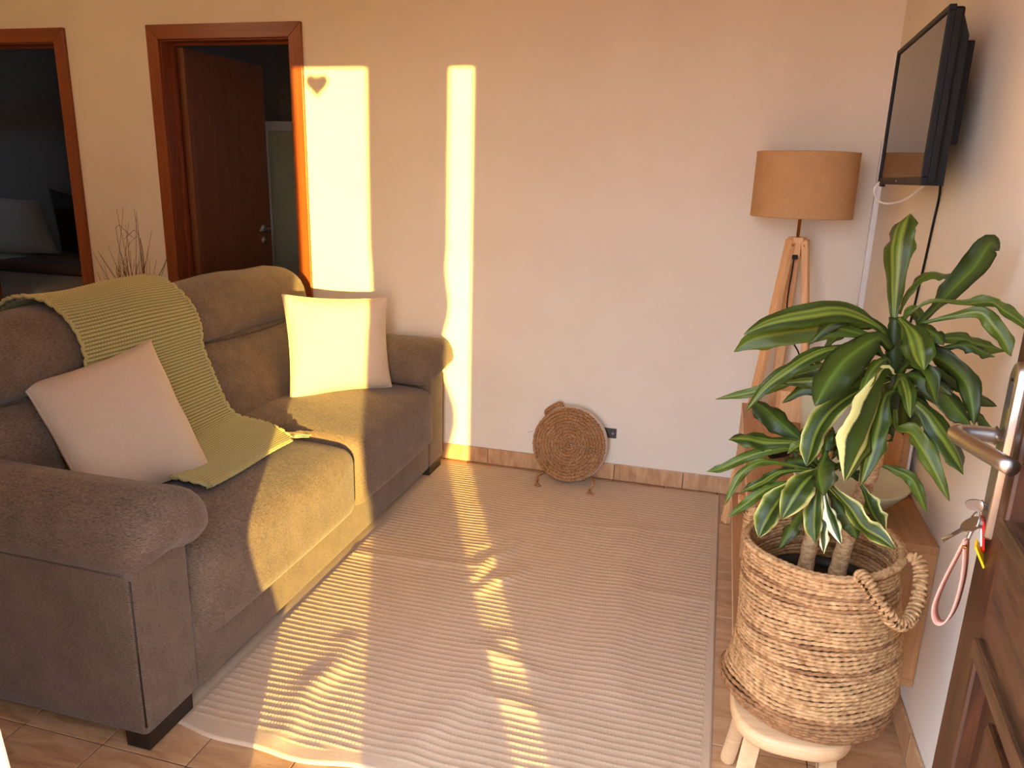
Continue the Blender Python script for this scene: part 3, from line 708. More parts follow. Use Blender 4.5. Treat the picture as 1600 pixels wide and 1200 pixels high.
def lamp_leg(foot, ang, w=0.021):
    top = Vector((LC[0] + 0.030 * math.cos(ang), LC[1] + 0.030 * math.sin(ang), 1.212)); b = Vector((*foot, 0.001))
    ax = (b - top).normalized(); s = Vector((-math.sin(ang), math.cos(ang), 0)); n_ = ax.cross(s).normalized()
    bm = bmesh.new(); L = (b - top).length
    box_bm(bm, (-w * .62, -w * .9, 0), (w * .62, w * .9, L), 0.004, 2)
    mt = Matrix(((n_.x, s.x, ax.x, top.x), (n_.y, s.y, ax.y, top.y), (n_.z, s.z, ax.z, top.z), (0, 0, 0, 1)))
    bmesh.ops.transform(bm, matrix=mt, verts=bm.verts[:])
    for v_ in bm.verts: v_.co.z = max(v_.co.z, 0.0005)
    lg = link('leg', bm_mesh('leg', bm), 'pine', lp)
    p = top + ax * 0.022
    tube('bolt', [p - s * 0.022, p + s * 0.022], 0.0045, 'brass', lg, 8)
    return lg
lamp_leg((0.125, 3.165), math.radians(212)); lamp_leg((0.455, 3.215), math.radians(-17)); lamp_leg((0.275, 3.455), math.radians(92))
tube('power_cord', spline([(0.279, 3.235, 1.150), (0.276, 3.235, 1.12), (0.275, 3.235, 1.07), (0.272, 3.235, 1.018), (0.275, 3.235, 0.93), (0.31, 3.235, 0.81), (0.345, 3.24, 0.748), (0.40, 3.28, 0.60), (0.45, 3.33, 0.35), (0.50, 3.38, 0.02)], 40), 0.0032, 'black', lp, 8)
box('cord_grip', (0.268, 3.226, 1.135), (0.290, 3.246, 1.152), 'black', lp, 0.003)

# ================================================================== TELEVISION
tv = thing('television', (0.52, 2.44, 1.43), 'black flat-screen television mounted on the right wall', 'television')
ta = math.atan2(0.020, 0.694)
tvm = Matrix.Translation((0.459, 2.463, 1.431)) @ Matrix.Rotation(-ta, 4, 'Z')   # local y along the width, -x out of the screen
TW, TH = 0.698, 0.405
box('back_shell', (0.012, -TW / 2 + .004, 0.002), (0.036, TW / 2 - .004, TH - .004), 'black', tv, 0.006, 2, tvm)
prism_pts = [(0.034, 0.0), (0.055, 0.0), (0.055, TH * .84), (0.034, TH * .975)]
bm = bmesh.new(); vv = [bm.verts.new((x, y, z)) for y in (-TW / 2 + .02, TW / 2 - .02) for x, z in prism_pts]
for q in ((0, 1, 2, 3), (7, 6, 5, 4), (0, 4, 5, 1), (1, 5, 6, 2), (2, 6, 7, 3), (3, 7, 4, 0)): bm.faces.new([vv[i] for i in q])
bmesh.ops.transform(bm, matrix=tvm, verts=bm.verts[:]); link('rear_housing', bm_mesh('rear_housing', bm), 'black', tv)
bz = 0.013
for lo, hi in (((0, -TW / 2, TH - bz), (0.016, TW / 2, TH)), ((0, -TW / 2, 0), (0.016, TW / 2, 0.020)), ((0, -TW / 2, 0.020), (0.016, -TW / 2 + bz, TH - bz)), ((0, TW / 2 - bz, 0.020), (0.016, TW / 2, TH - bz))):
    box('bezel', lo, hi, 'black', tv, 0.002, 2, tvm)
box('screen', (0.005, -TW / 2 + bz - .001, 0.019), (0.012, TW / 2 - bz + .001, TH - bz + .001), 'screen', tv, 0.0, 2, tvm)
box('sensor_bar', (0.002, TW / 2 - 0.075, -0.007), (0.014, TW / 2 - 0.03, 0.002), 'black', tv, 0.002, 2, tvm)
box('standby_mark', (-0.0008, -0.008, 0.008), (0.001, 0.0, 0.012), 'steel', tv, 0.0, 2, tvm)
box('mount_arm', (0.085, -0.06, 0.16), (0.125, 0.06, 0.28), 'black', tv, 0.003, 2, tvm)
box('wall_bracket', (0.055, -0.26, 0.10), (0.085, 0.26, 0.34), 'black', tv, 0.003, 2, tvm)
cb = tube('power_cable', spline([(0.560, 2.46, 1.50), (0.584, 2.495, 1.42), (0.5855, 2.515, 1.32), (0.5855, 2.545, 1.17), (0.5855, 2.59, 1.00), (0.5855, 2.65, 0.82), (0.585, 2.70, 0.60)], 40), 0.0036, 'black', None, 8)
tag(cb, 'thin black cable running down the right wall below the television', 'cable')
wc = tube('aerial_cable', spline([(0.525, 2.72, 1.475), (0.492, 2.765, 1.455), (0.462, 2.77, 1.430), (0.458, 2.775, 1.405), (0.472, 2.75, 1.378), (0.495, 2.68, 1.374), (0.515, 2.57, 1.392), (0.535, 2.44, 1.44)], 40), 0.0034, 'white', None, 8)
tag(wc, 'white cable looping out below the television corner', 'cable')
tr = thing('cable_trunking', (0.578, 3.455, 0.083), 'white plastic cable trunking running up the far right corner', 'trunking')
box('channel', (0.574, 3.430, 0.083), (0.590, 3.466, 1.60), 'white', tr, 0.002)
box('cover', (0.570, 3.4325, 0.084), (0.5745, 3.4635, 1.60), 'white', tr, 0.0015)

# ================================================================== WALL-HUNG SIDEBOARD
cbn = thing('sideboard', (0.36, 2.5, 0.165), 'low oak wall-hung sideboard below the television', 'sideboard')
CX0, CX1, CY0, CY1, CZ0, CZ1 = 0.135, 0.5885, 1.93, 3.075, 0.168, 0.570
tp = box('top', (CX0, CY0, CZ1 - 0.020), (CX1, CY1, CZ1), 'oak', cbn, 0.001); box('edge_band', (CX0 - 0.0012, CY0 + .001, CZ1 - .019), (CX0 + 0.0004, CY1 - .001, CZ1 - .0006), 'oak_edge', tp)
bt = box('bottom', (CX0, CY0, CZ0), (CX1, CY1, CZ0 + 0.020), 'oak', cbn, 0.001); box('edge_band', (CX0 - 0.0012, CY0 + .001, CZ0 + .0006), (CX0 + 0.0004, CY1 - .001, CZ0 + .019), 'oak_edge', bt)
for y0 in (CY0, CY1 - 0.02): box('side_panel', (CX0 + .0005, y0, CZ0 + 0.0205), (CX1, y0 + 0.02, CZ1 - 0.0205), 'oak_z', cbn, 0.001)
box('divider', (CX0 + 0.02, 2.48, CZ0 + 0.0205), (CX1, 2.50, CZ1 - 0.0205), 'oak_z', cbn, 0.001)
box('back_panel', (CX1 - 0.008, CY0 + .02, CZ0 + 0.0205), (CX1 - 0.001, CY1 - .02, CZ1 - 0.0205), 'oak', cbn)
for z0, z1 in ((CZ0 + 0.026, 0.365), (0.372, CZ1 - 0.028)):
    dr = box('drawer', (CX0 + 0.035, 2.515, z0), (CX1 - 0.02, 3.048, z1), 'oak', cbn, 0.002)
    box('pull', (CX0 + 0.012, 2.74, (z0 + z1) / 2 - .010), (CX0 + 0.036, 2.80, (z0 + z1) / 2 + .010), 'pine', dr, 0.003)
box('shelf', (CX0 + 0.03, CY0 + .021, 0.362), (CX1 - 0.01, 2.479, 0.378), 'oak', cbn, 0.001)
tube('fixing_cap', [(CX1 - 0.035, CY0 - 0.0015, CZ0 + 0.010), (CX1 - 0.035, CY0 + 0.001, CZ0 + 0.010)], 0.006, 'white', cbn, 14)
# ---- things on the sideboard
ZT = CZ1 + 0.0005
pt_ = thing('ceramic_pot', (0.40, 2.66, ZT), 'pale celadon ceramic planter behind the leaves on the sideboard', 'pot')
lathe('pot_body', [(0.0, 0.0), (0.070, 0.0), (0.078, 0.01), (0.092, 0.12), (0.096, 0.20), (0.096, 0.204), (0.090, 0.204), (0.088, 0.18), (0.0, 0.178)], (0.40, 2.66, ZT), 'ceramic', pt_, 40)
lathe('potting_soil', [(0.0, 0.184), (0.05, 0.185), (0.0885, 0.181)], (0.40, 2.66, ZT), 'soil', pt_, 24)
for q in range(11):
    a = q * 2.4; l = 0.07 + 0.03 * (q % 3); b = Vector((0.40 + .02 * math.cos(a), 2.66 + .02 * math.sin(a), ZT + 0.182))
    pth = spline([b, b + Vector((math.cos(a) * .03, math.sin(a) * .03, l * .7)), b + Vector((math.cos(a) * .075, math.sin(a) * .075, l))], 8)
    tube('succulent_leaf', pth, [0.004, .008, .011, .012, .011, .009, .006, .001], 'leaf_d', pt_, 6)
bx_ = thing('pine_box', (0.345, 2.95, ZT), 'small pine box at the far end of the sideboard', 'box')
box('body', (0.258, 2.87, ZT), (0.43, 3.03, ZT + 0.10), 'pine', bx_, 0.002); box('lid', (0.255, 2.867, ZT + 0.1005), (0.433, 3.033, ZT + 0.118), 'pine', bx_, 0.002)
jr = thing('black_bottle', (0.245, 2.47, ZT), 'small glossy black bottle lying on the sideboard', 'bottle')
pa = Vector((0.210, 2.440, ZT + 0.027)); pb = Vector((0.300, 2.500, ZT + 0.027)); q_ = (pb - pa)
tube('body', [pa, pa + q_ * .02, pa + q_ * .55, pa + q_ * .66], [0.023, 0.0265, 0.0265, 0.016], 'black_gloss', jr, 24)
tube('cap', [pa + q_ * .66, pa + q_ * .70, pa + q_ * 1.0], [0.014, 0.0165, 0.0165], 'steel', jr, 20)
bw = lathe('serving_bowl', [(0.0, 0.0), (0.055, 0.0), (0.06, 0.004), (0.105, 0.035), (0.145, 0.082), (0.150, 0.092), (0.147, 0.093), (0.138, 0.082), (0.10, 0.042), (0.05, 0.014), (0.0, 0.011)], (0.395, 2.105, ZT), 'ceramic', None, 64)
tag(bw, 'wide pale celadon bowl on the sideboard behind the plant', 'bowl')
bd = thing('wooden_tray', (0.56, 2.42, ZT), 'small wooden tray with white edge leaning on the right wall', 'tray')
box('board', (0.548, 2.262, ZT), (0.566, 2.60, ZT + 0.172), 'oak', bd, 0.002); box('white_edge', (0.5662, 2.260, ZT), (0.574, 2.602, ZT + 0.176), 'white', bd, 0.001)
box('rim', (0.540, 2.258, ZT), (0.5478, 2.274, ZT + 0.172), 'oak', bd, 0.002); box('rim', (0.540, 2.2742, ZT + 0.156), (0.5478, 2.60, ZT + 0.172), 'oak', bd, 0.002)

# ================================================================== STOOL, BASKET, PLANT
st = thing('wooden_stool', (0.295, 1.615, 0), 'pale pine stool under the woven plant basket', 'stool')
SC = (0.264, 1.602); v = []; f = []
prof = [(0.0, 0.262), (0.144, 0.262), (0.153, 0.266), (0.157, 0.274), (0.157, 0.290), (0.153, 0.297), (0.145, 0.300), (0.0, 0.300)]
sv, sf_ = lathe_data([(r_ / 0.157, z_) for r_, z_ in prof], (0, 0, 0), 64)
def sq(c_): return math.copysign(abs(c_) ** 0.72, c_)
sv = [(0.247 + 0.130 * sq(x_) * (1 if True else 0), 1.592 + 0.150 * sq(y_), z_) for x_, y_, z_ in sv]
link('seat', mesh('seat', sv, sf_), 'pine_seat', st, True)
for (tx, ty), (fx, fy) in (((0.168, 1.672), (0.138, 1.716)), ((0.172, 1.510), (0.135, 1.455)), ((0.318, 1.492), (0.345, 1.430)), ((0.335, 1.68), (0.37, 1.74))):
    tube('leg', [(tx, ty, 0.2615), (fx, fy, 0.012), (fx, fy, 0.0005)], [0.0205, 0.0185, 0.0165], 'pine_seat', st, 20)
bk = thing('woven_basket', (0.292, 1.612, 0.3005), 'tall woven seagrass basket with rope handles holding the plant', 'basket')
B0 = np.array([0.286, 1.614, 0.308]); B1 = np.array([0.272, 1.632, 0.672]); NR = 43
axb = Vector(B1 - B0).normalized(); bu = Vector((1, 0, 0)); bu = (bu - axb * bu.dot(axb)).normalized(); bv = axb.cross(bu)
def brad(h, a):
    r = np.interp(h, [0, .03, .10, .2, .45, .75, 1], [.160, .174, .178, .175, .168, .160, .154])
    r += 0.020 * math.exp(-((h - .10) / .07) ** 2) * max(0, math.cos(a - math.radians(192))) ** 3
    r += 0.003 * math.sin(3 * a + 5 * h) + 0.002 * math.sin(5 * a - 9 * h)
    return r
def bpt(h, a, dr=0.0):
    c = Vector(B0 + (B1 - B0) * h); r = brad(h, a) + dr
    z = 0.010 * math.sin(a + 0.6) * (max(h, 0) ** 1.5) + 0.003 * math.sin(2 * a + 7 * h)
    z = max(z, -0.001) if h < .05 else z
    return c + bu * (r * math.cos(a)) + bv * (r * math.sin(a)) + axb * z
def rope(name, path, r0, mat, parent, twist, lobes=2, seg=8, closed=True):
    n_ = len(path); v_ = []; f_ = []; a0 = None
    for i, p in enumerate(path):
        t = (path[(i + 1) % n_] - path[i - 1]) if closed else (path[min(i + 1, n_ - 1)] - path[max(0, i - 1)])
        t = t.normalized()
        if a0 is None: a, b = frame_axes(t)
        else: a = (a0 - t * a0.dot(t)).normalized(); b = t.cross(a)
        a0 = a
        for k in range(seg):
            q = 2 * math.pi * k / seg; rr = r0 * (0.62 + 0.52 * abs(math.cos(lobes * 0.5 * (q + twist * i))))
            v_.append(p + (a * math.cos(q) + b * math.sin(q)) * rr)
    for i in range(n_ if closed else n_ - 1):
        j = (i + 1) % n_
        for k in range(seg): f_.append((i * seg + k, i * seg + (k + 1) % seg, j * seg + (k + 1) % seg, j * seg + k))
    return link(name, mesh(name, v_, f_), mat, parent, True)
rsb = random.Random(4)
for k in range(NR):
    h = k / (NR - 1); n_ = 480; off = rsb.uniform(-.0008, .0008)
    path = [bpt(h + 0.004 * math.sin(7 * a_ + k), a_, off) for a_ in np.linspace(0, 2 * math.pi, n_, endpoint=False)]
    rope('rope_coil', path, 0.0044, 'seagrass_dark' if (k < 7 or rsb.random() < .07) else 'seagrass', bk, math.pi / 8.0 * (1 + rsb.uniform(-.1, .1)))
for dr_, nm in ((0.0, 'rim_rope'), (0.006, 'rim_rope')):
    rope(nm, [bpt(1.018 + (0.006 if dr_ == 0 else 0), a_, dr_) for a_ in np.linspace(0, 2 * math.pi, 440, endpoint=False)], 0.0062, 'seagrass', bk, 0.5)
lathe('base', [(0.0, 0.0), (0.147, 0.0), (0.158, 0.004), (0.158, 0.010), (0.0, 0.010)], (B0[0], B0[1], 0.3012), 'seagrass_dark', bk, 40)
lathe('inner_pot', [(0.0, 0.02), (0.12, 0.02), (0.134, 0.28), (0.137, 0.285), (0.131, 0.285), (0.129, 0.262)], (0.284, 1.622, 0.300), 'legblack', bk, 40)
lathe('soil', [(0.0, 0.266), (0.06, 0.270), (0.1295, 0.263)], (0.284, 1.622, 0.300), 'soil', bk, 30)
def handle(pts, nm='handle'):
    core = spline(pts, 70); hd = tube(nm, core, [0.0105 + 0.0014 * math.sin(k * 1.9) for k in range(70)], 'seagrass', bk, 10)
    for q in range(4, 66, 2):
        c = core[q]; t = (core[q + 1] - core[q - 1]).normalized(); a, b = frame_axes(t); tl_ = rsb.uniform(-.25, .25)
        ring = [c + (a * math.cos(x_) + b * math.sin(x_)) * 0.0122 + t * (tl_ * 0.012 * math.cos(x_)) for x_ in np.linspace(0, 2 * math.pi, 14, endpoint=False)]
        tube('handle_wrap', ring, 0.0038, 'seagrass', hd, 5, True)
handle([(0.318, 1.482, 0.690), (0.330, 1.462, 0.688), (0.350, 1.448, 0.662), (0.380, 1.445, 0.626), (0.409, 1.463, 0.609), (0.437, 1.505, 0.622), (0.450, 1.545, 0.660), (0.447, 1.572, 0.690), (0.428, 1.585, 0.694)])
handle([(0.24, 1.785, 0.676), (0.23, 1.81, 0.67), (0.20, 1.82, 0.62), (0.165, 1.815, 0.60), (0.13, 1.79, 0.62), (0.125, 1.765, 0.67), (0.135, 1.745, 0.68)])
pl = thing('dracaena_plant', (0.29, 1.62, 0.57), 'green variegated dracaena with long drooping leaves in the basket', 'plant')
tube('trunk', spline([(0.302, 1.62, 0.56), (0.309, 1.62, 0.64), (0.322, 1.62, 0.762), (0.342, 1.62, 0.859), (0.353, 1.62, 0.938), (0.354, 1.62, 0.97)], 40), [0.0195 - 0.0075 * (k / 39) + 0.0012 * math.sin(k * 2.3) for k in range(40)], 'bark', pl, 16)
tube('trunk', spline([(0.240, 1.62, 0.56), (0.244, 1.62, 0.66), (0.247, 1.615, 0.751), (0.248, 1.60, 0.85), (0.250, 1.60, 0.90)], 24), [0.0185 - 0.008 * (k / 23) + 0.001 * math.sin(k * 2.3) for k in range(24)], 'bark', pl, 16)
tube('crown_stem', spline([(0.354, 1.62, 0.93), (0.354, 1.62, 1.04), (0.344, 1.62, 1.125), (0.340, 1.62, 1.18)], 20), [0.0175 - 0.006 * (k / 19) + 0.0015 * (k % 2) for k in range(20)], 'leaf_d', pl, 12)
LEAVES = [
 ([(0.339,1.62,1.16),(0.335,1.63,1.211),(0.33,1.64,1.297),(0.335,1.65,1.346),(0.344,1.66,1.377)],0.0573,'m'),
 ([(0.387,1.64,1.168),(0.415,1.656,1.203),(0.44,1.672,1.235),(0.478,1.688,1.283),(0.502,1.704,1.324),(0.526,1.72,1.311)],0.055,'d'),
 ([(0.353,1.66,1.181),(0.371,1.68,1.226),(0.405,1.7,1.255),(0.437,1.72,1.252),(0.46,1.74,1.259)],0.0309,'o'),
 ([(0.358,1.62,1.184),(0.395,1.613,1.218),(0.451,1.607,1.219),(0.492,1.6,1.227),(0.512,1.593,1.215),(0.549,1.587,1.19),(0.565,1.58,1.163)],0.0203,'o'),
 ([(0.384,1.62,1.171),(0.431,1.606,1.191),(0.474,1.592,1.205),(0.497,1.578,1.186),(0.518,1.564,1.16),(0.527,1.55,1.134)],0.0334,'o'),
 ([(0.399,1.65,1.138),(0.436,1.662,1.138),(0.473,1.675,1.137),(0.517,1.688,1.124),(0.567,1.7,1.115)],0.0333,'o'),
 ([(0.408,1.63,1.112),(0.441,1.627,1.127),(0.47,1.625,1.133),(0.496,1.623,1.124),(0.524,1.62,1.117)],0.0223,'d'),
 ([(0.342,1.6,1.182),(0.354,1.575,1.169),(0.364,1.55,1.153),(0.374,1.525,1.127),(0.377,1.5,1.106)],0.0624,'m'),
 ([(0.339,1.62,1.124),(0.311,1.6,1.159),(0.266,1.58,1.183),(0.222,1.56,1.193),(0.165,1.54,1.184),(0.103,1.52,1.169),(0.055,1.5,1.146)],0.0516,'m'),
 ([(0.339,1.63,1.122),(0.287,1.624,1.14),(0.227,1.618,1.148),(0.143,1.612,1.13),(0.079,1.606,1.113),(0.043,1.6,1.089)],0.0521,'o'),
 ([(0.336,1.6,1.121),(0.301,1.562,1.145),(0.253,1.525,1.11),(0.218,1.488,1.067),(0.193,1.45,1.032)],0.0777,'d'),
 ([(0.343,1.62,1.098),(0.283,1.603,1.116),(0.228,1.587,1.113),(0.186,1.57,1.096),(0.147,1.553,1.069),(0.107,1.537,1.034),(0.075,1.52,0.986)],0.0354,'m'),
 ([(0.352,1.66,1.07),(0.28,1.67,1.07),(0.197,1.68,1.039),(0.113,1.69,0.991),(0.017,1.7,0.956)],0.03,'o'),
 ([(0.349,1.63,1.07),(0.288,1.627,1.062),(0.224,1.625,1.041),(0.18,1.623,1.034),(0.143,1.62,1.028)],0.0315,'m'),
 ([(0.353,1.64,1.054),(0.28,1.64,1.044),(0.233,1.64,1.026),(0.191,1.64,1.012),(0.153,1.64,0.979)],0.0318,'d'),
 ([(0.339,1.58,1.074),(0.32,1.552,1.082),(0.301,1.524,1.044),(0.282,1.496,0.992),(0.271,1.468,0.946),(0.261,1.44,0.895)],0.0709,'y'),
 ([(0.349,1.58,1.043),(0.33,1.555,1.032),(0.322,1.53,0.983),(0.313,1.505,0.939),(0.298,1.48,0.876)],0.0468,'m'),
 ([(0.34,1.59,1.063),(0.315,1.57,1.055),(0.27,1.55,1.034),(0.228,1.53,0.999),(0.206,1.51,0.96),(0.199,1.49,0.929),(0.195,1.47,0.906)],0.0499,'e'),
 ([(0.358,1.62,1.073),(0.383,1.61,1.109),(0.411,1.6,1.119),(0.45,1.59,1.099),(0.476,1.58,1.069),(0.488,1.57,1.028),(0.493,1.56,0.995)],0.0417,'d'),
 ([(0.359,1.61,1.056),(0.375,1.596,1.07),(0.395,1.582,1.07),(0.426,1.568,1.049),(0.454,1.554,1.02),(0.482,1.54,0.997)],0.0492,'d'),
 ([(0.357,1.6,1.045),(0.371,1.58,1.036),(0.407,1.56,1.01),(0.431,1.54,0.977),(0.455,1.52,0.942),(0.472,1.5,0.914)],0.0466,'m'),
 ([(0.357,1.58,1.005),(0.362,1.56,0.974),(0.385,1.54,0.976),(0.403,1.52,0.954),(0.424,1.5,0.919),(0.452,1.48,0.866)],0.0391,'o'),
 ([(0.373,1.68,1.067),(0.429,1.685,1.071),(0.494,1.69,1.042),(0.531,1.695,1.015),(0.571,1.7,1.0)],0.0366,'d'),
 ([(0.374,1.66,1.038),(0.432,1.66,1.017),(0.484,1.66,0.984),(0.529,1.66,0.98),(0.56,1.66,0.96)],0.026,'d'),
 ([(0.376,1.68,1.033),(0.4,1.685,1.023),(0.425,1.69,0.987),(0.432,1.695,0.958),(0.43,1.7,0.928)],0.04,'d'),
 ([(0.35,1.62,0.873),(0.373,1.615,0.871),(0.411,1.61,0.858),(0.43,1.605,0.832),(0.453,1.6,0.788)],0.0287,'o'),
 ([(0.348,1.62,1.098),(0.335,1.605,1.081),(0.308,1.59,1.065),(0.282,1.575,1.051),(0.264,1.56,1.037)],0.0429,'d'),
 ([(0.364,1.64,1.015),(0.356,1.63,0.99),(0.338,1.62,0.97),(0.315,1.61,0.953),(0.3,1.6,0.924)],0.039,'d'),
 ([(0.36,1.66,1.111),(0.382,1.67,1.12),(0.409,1.68,1.117),(0.433,1.69,1.109),(0.452,1.7,1.095)],0.0338,'d'),
 ([(0.36,1.66,1.084),(0.376,1.675,1.048),(0.394,1.69,1.004),(0.406,1.705,0.959),(0.412,1.72,0.912)],0.0374,'d'),
 ([(0.366,1.67,1.089),(0.391,1.682,1.081),(0.426,1.695,1.064),(0.461,1.708,1.048),(0.493,1.72,1.018)],0.0291,'d'),
 ([(0.213,1.62,0.892),(0.192,1.63,0.909),(0.156,1.64,0.93),(0.121,1.65,0.951),(0.09,1.66,0.972)],0.0491,'d'),
 ([(0.218,1.6,0.893),(0.189,1.59,0.911),(0.126,1.58,0.907),(0.084,1.57,0.911),(0.05,1.56,0.911)],0.0346,'m'),
 ([(0.224,1.6,0.884),(0.182,1.588,0.897),(0.147,1.576,0.897),(0.094,1.564,0.879),(0.045,1.552,0.852),(0.013,1.54,0.843)],0.024,'o'),
 ([(0.229,1.58,0.859),(0.182,1.567,0.868),(0.138,1.553,0.876),(0.11,1.54,0.874),(0.082,1.527,0.853),(0.065,1.513,0.818),(0.055,1.5,0.791)],0.0196,'o'),
 ([(0.223,1.58,0.859),(0.163,1.56,0.855),(0.125,1.54,0.835),(0.083,1.52,0.815)],0.0251,'m'),
 ([(0.228,1.58,0.838),(0.174,1.56,0.831),(0.134,1.54,0.821),(0.096,1.52,0.79),(0.064,1.5,0.765)],0.025,'o'),
 ([(0.219,1.55,0.851),(0.172,1.53,0.833),(0.147,1.51,0.801),(0.134,1.49,0.77),(0.126,1.47,0.743)],0.0517,'e'),
 ([(0.229,1.54,0.875),(0.208,1.513,0.865),(0.187,1.487,0.839),(0.162,1.46,0.794)],0.0635,'e'),
 ([(0.233,1.52,0.923),(0.231,1.5,0.905),(0.232,1.48,0.885),(0.232,1.46,0.853)],0.0521,'d'),
 ([(0.236,1.53,0.859),(0.226,1.51,0.831),(0.224,1.49,0.784),(0.231,1.47,0.749)],0.0408,'e'),
 ([(0.241,1.52,0.836),(0.245,1.507,0.794),(0.247,1.493,0.766),(0.251,1.48,0.723)],0.0229,'w'),
 ([(0.241,1.52,0.843),(0.25,1.503,0.809),(0.262,1.487,0.785),(0.278,1.47,0.754)],0.0278,'w'),
 ([(0.238,1.57,0.829),(0.214,1.56,0.771),(0.195,1.55,0.734),(0.174,1.54,0.691)],0.0293,'d'),
 ([(0.244,1.54,0.859),(0.259,1.524,0.845),(0.292,1.508,0.82),(0.318,1.492,0.791),(0.349,1.476,0.777),(0.37,1.46,0.764)],0.0426,'e'),
 ([(0.318,1.58,0.839),(0.333,1.567,0.82),(0.35,1.553,0.791),(0.369,1.54,0.759)],0.0388,'e'),
 ([(0.253,1.57,0.831),(0.277,1.56,0.796),(0.301,1.55,0.769),(0.319,1.54,0.738)],0.0417,'d'),
 ([(0.258,1.62,0.848),(0.259,1.627,0.869),(0.258,1.633,0.908),(0.252,1.64,0.954)],0.0161,'m'),
 ([(0.249,1.62,0.832),(0.22,1.627,0.84),(0.2,1.633,0.857),(0.188,1.64,0.875)],0.0245,'d'),
 ([(0.252,1.6,0.848),(0.274,1.6,0.868),(0.297,1.6,0.861),(0.315,1.6,0.839)],0.0317,'d'),
 ([(0.24,1.6,0.86),(0.221,1.593,0.886),(0.214,1.587,0.918),(0.214,1.58,0.951)],0.0342,'d')]

def leaf_mesh(pts, w, kind, seed):
    n_ = 26; mid = spline(pts, n_); rs_ = random.Random(seed); facing = Vector((0.22, 0.95, -0.22)).normalized(); nv = 9
    P = np.zeros((n_, nv, 3)); roll = rs_.uniform(-.8, .8); w *= 0.93; ph = rs_.uniform(0, 6)
    for i, p in enumerate(mid):
        t = i / (n_ - 1); tg = (mid[min(i + 1, n_ - 1)] - mid[max(i - 1, 0)]).normalized()
        side = tg.cross(facing)
        side = side.normalized() if side.length > 1e-4 else Vector((1, 0, 0))
        nrm = side.cross(tg).normalized()
        rl = roll + 0.40 * math.sin(t * 3.6 + ph)
        s = side * math.cos(rl) + nrm * math.sin(rl); nn = nrm * math.cos(rl) - side * math.sin(rl)
        if nn.z < 0 and False: nn = -nn
        prof_ = np.interp(t, [0, .08, .22, .38, .55, .72, .86, .95, 1.0], [.24, .22, .36, .72, .96, .92, .62, .28, .02])
        hw = w / 2 * prof_ / max(0.62, math.cos(rl))
        for j in range(nv):
            u = j / (nv - 1) * 2 - 1
            fold = -0.38 * hw * (1 - abs(u)) * (1 if rs_ else 1)
            rip = 0.0060 * math.sin(t * 21 + ph + 2.2 * u) * abs(u) ** 2 * prof_ + 0.002 * math.sin(t * 47 + 2 * ph) * u * abs(u) * prof_
            P[i, j] = p + s * (hw * u) + nn * (fold + rip)
    return P
rl_ = random.Random(21)      # shorter inner leaves that close the two crowns
for k in range(26):
    up = k < 17
    hz = rl_.uniform(0.98, 1.15) if up else rl_.uniform(0.83, 0.89)
    bx0 = Vector((0.352 - 0.06 * max(0, hz - 1.05), 1.62, hz)) if up else Vector((0.249, 1.60, hz))
    a = k * 2.4 + 0.5; L_ = rl_.uniform(0.10, 0.17) if up else rl_.uniform(0.06, 0.10); dv = Vector((math.cos(a), math.sin(a), 0))
    if dv.x > 0.3: L_ *= 0.85
    rise = rl_.uniform(0.02, 0.06); drop = rl_.uniform(-0.05, 0.03)
    LEAVES.append(([tuple(bx0), tuple(bx0 + dv * L_ * .35 + Vector((0, 0, rise))), tuple(bx0 + dv * L_ * .75 + Vector((0, 0, rise * .8 + drop * .3))), tuple(bx0 + dv * L_ + Vector((0, 0, drop)))], rl_.uniform(0.022, 0.034), rl_.choice('ddodm')))
for i, (pts, w, k) in enumerate(LEAVES):
    o = grid('leaf', leaf_mesh(pts, w, k, i), 'leaf_' + k, pl, True, True)
    sm = o.modifiers.new('thick', 'SOLIDIFY'); sm.thickness = 0.0009; sm.offset = 0

# ================================================================== KEYS in the entrance door
ky = thing('key_bunch', dpt(PU, 0.02, 0.80), 'bunch of keys with red and yellow tags and pink strap hanging in the door lock', 'keys')
def K(u, dd, z): return dpt(PU + u, 0.02 + dd, z)
def flat_plate(name, c, ax, ay, w, h, th, mat, parent=ky, hole=False, n=18, round_=True):
    ax = ax.normalized(); az = ax.cross(ay).normalized(); ay = az.cross(ax).normalized()
    if round_: pl_ = [(w * math.cos(a), h * math.sin(a)) for a in np.linspace(0, 2 * math.pi, n, endpoint=False)]
    else: pl_ = [(-w, -h), (w, -h), (w, h * .75), (w * .5, h), (-w * .5, h), (-w, h * .75)]
    k = len(pl_); v_ = [c + ax * x + ay * y + az * s * th / 2 for s in (-1, 1) for x, y in pl_]
    f_ = [tuple(range(k))[::-1], tuple(range(k, 2 * k))] + [(i, (i + 1) % k, k + (i + 1) % k, k + i) for i in range(k)]
    return link(name, mesh(name, v_, f_), mat, parent)
k1 = flat_plate('key', K(0, 0.004, 0.972), dn, Vector((0, 0, 1)), 0.014, 0.009, 0.003, 'steel'); tube('key_blade', [K(0, -0.018, 0.972), K(0, -0.004, 0.972)], 0.003, 'steel', k1, 8)
kc = K(-0.004, 0.002, 0.948)
tube('key_ring', [kc + Vector((0.003 * math.sin(a), 0.014 * math.cos(a), 0.014 * math.sin(a))) for a in np.linspace(0, 2 * math.pi, 26, endpoint=False)], 0.0014, 'steel', ky, 6, True)
kd = Vector((-0.75, -0.1, -0.62)).normalized(); kh = kc + Vector((-0.004, -0.004, -0.004))
k2 = flat_plate('key', kh, kd, Vector((0, 1, .2)), 0.017, 0.014, 0.0028, 'steel'); tube('key_blade', [kh + kd * .014, kh + kd * .048], 0.0034, 'steel', k2, 6)
rc = kc + Vector((0.014, 0.0, -0.020))
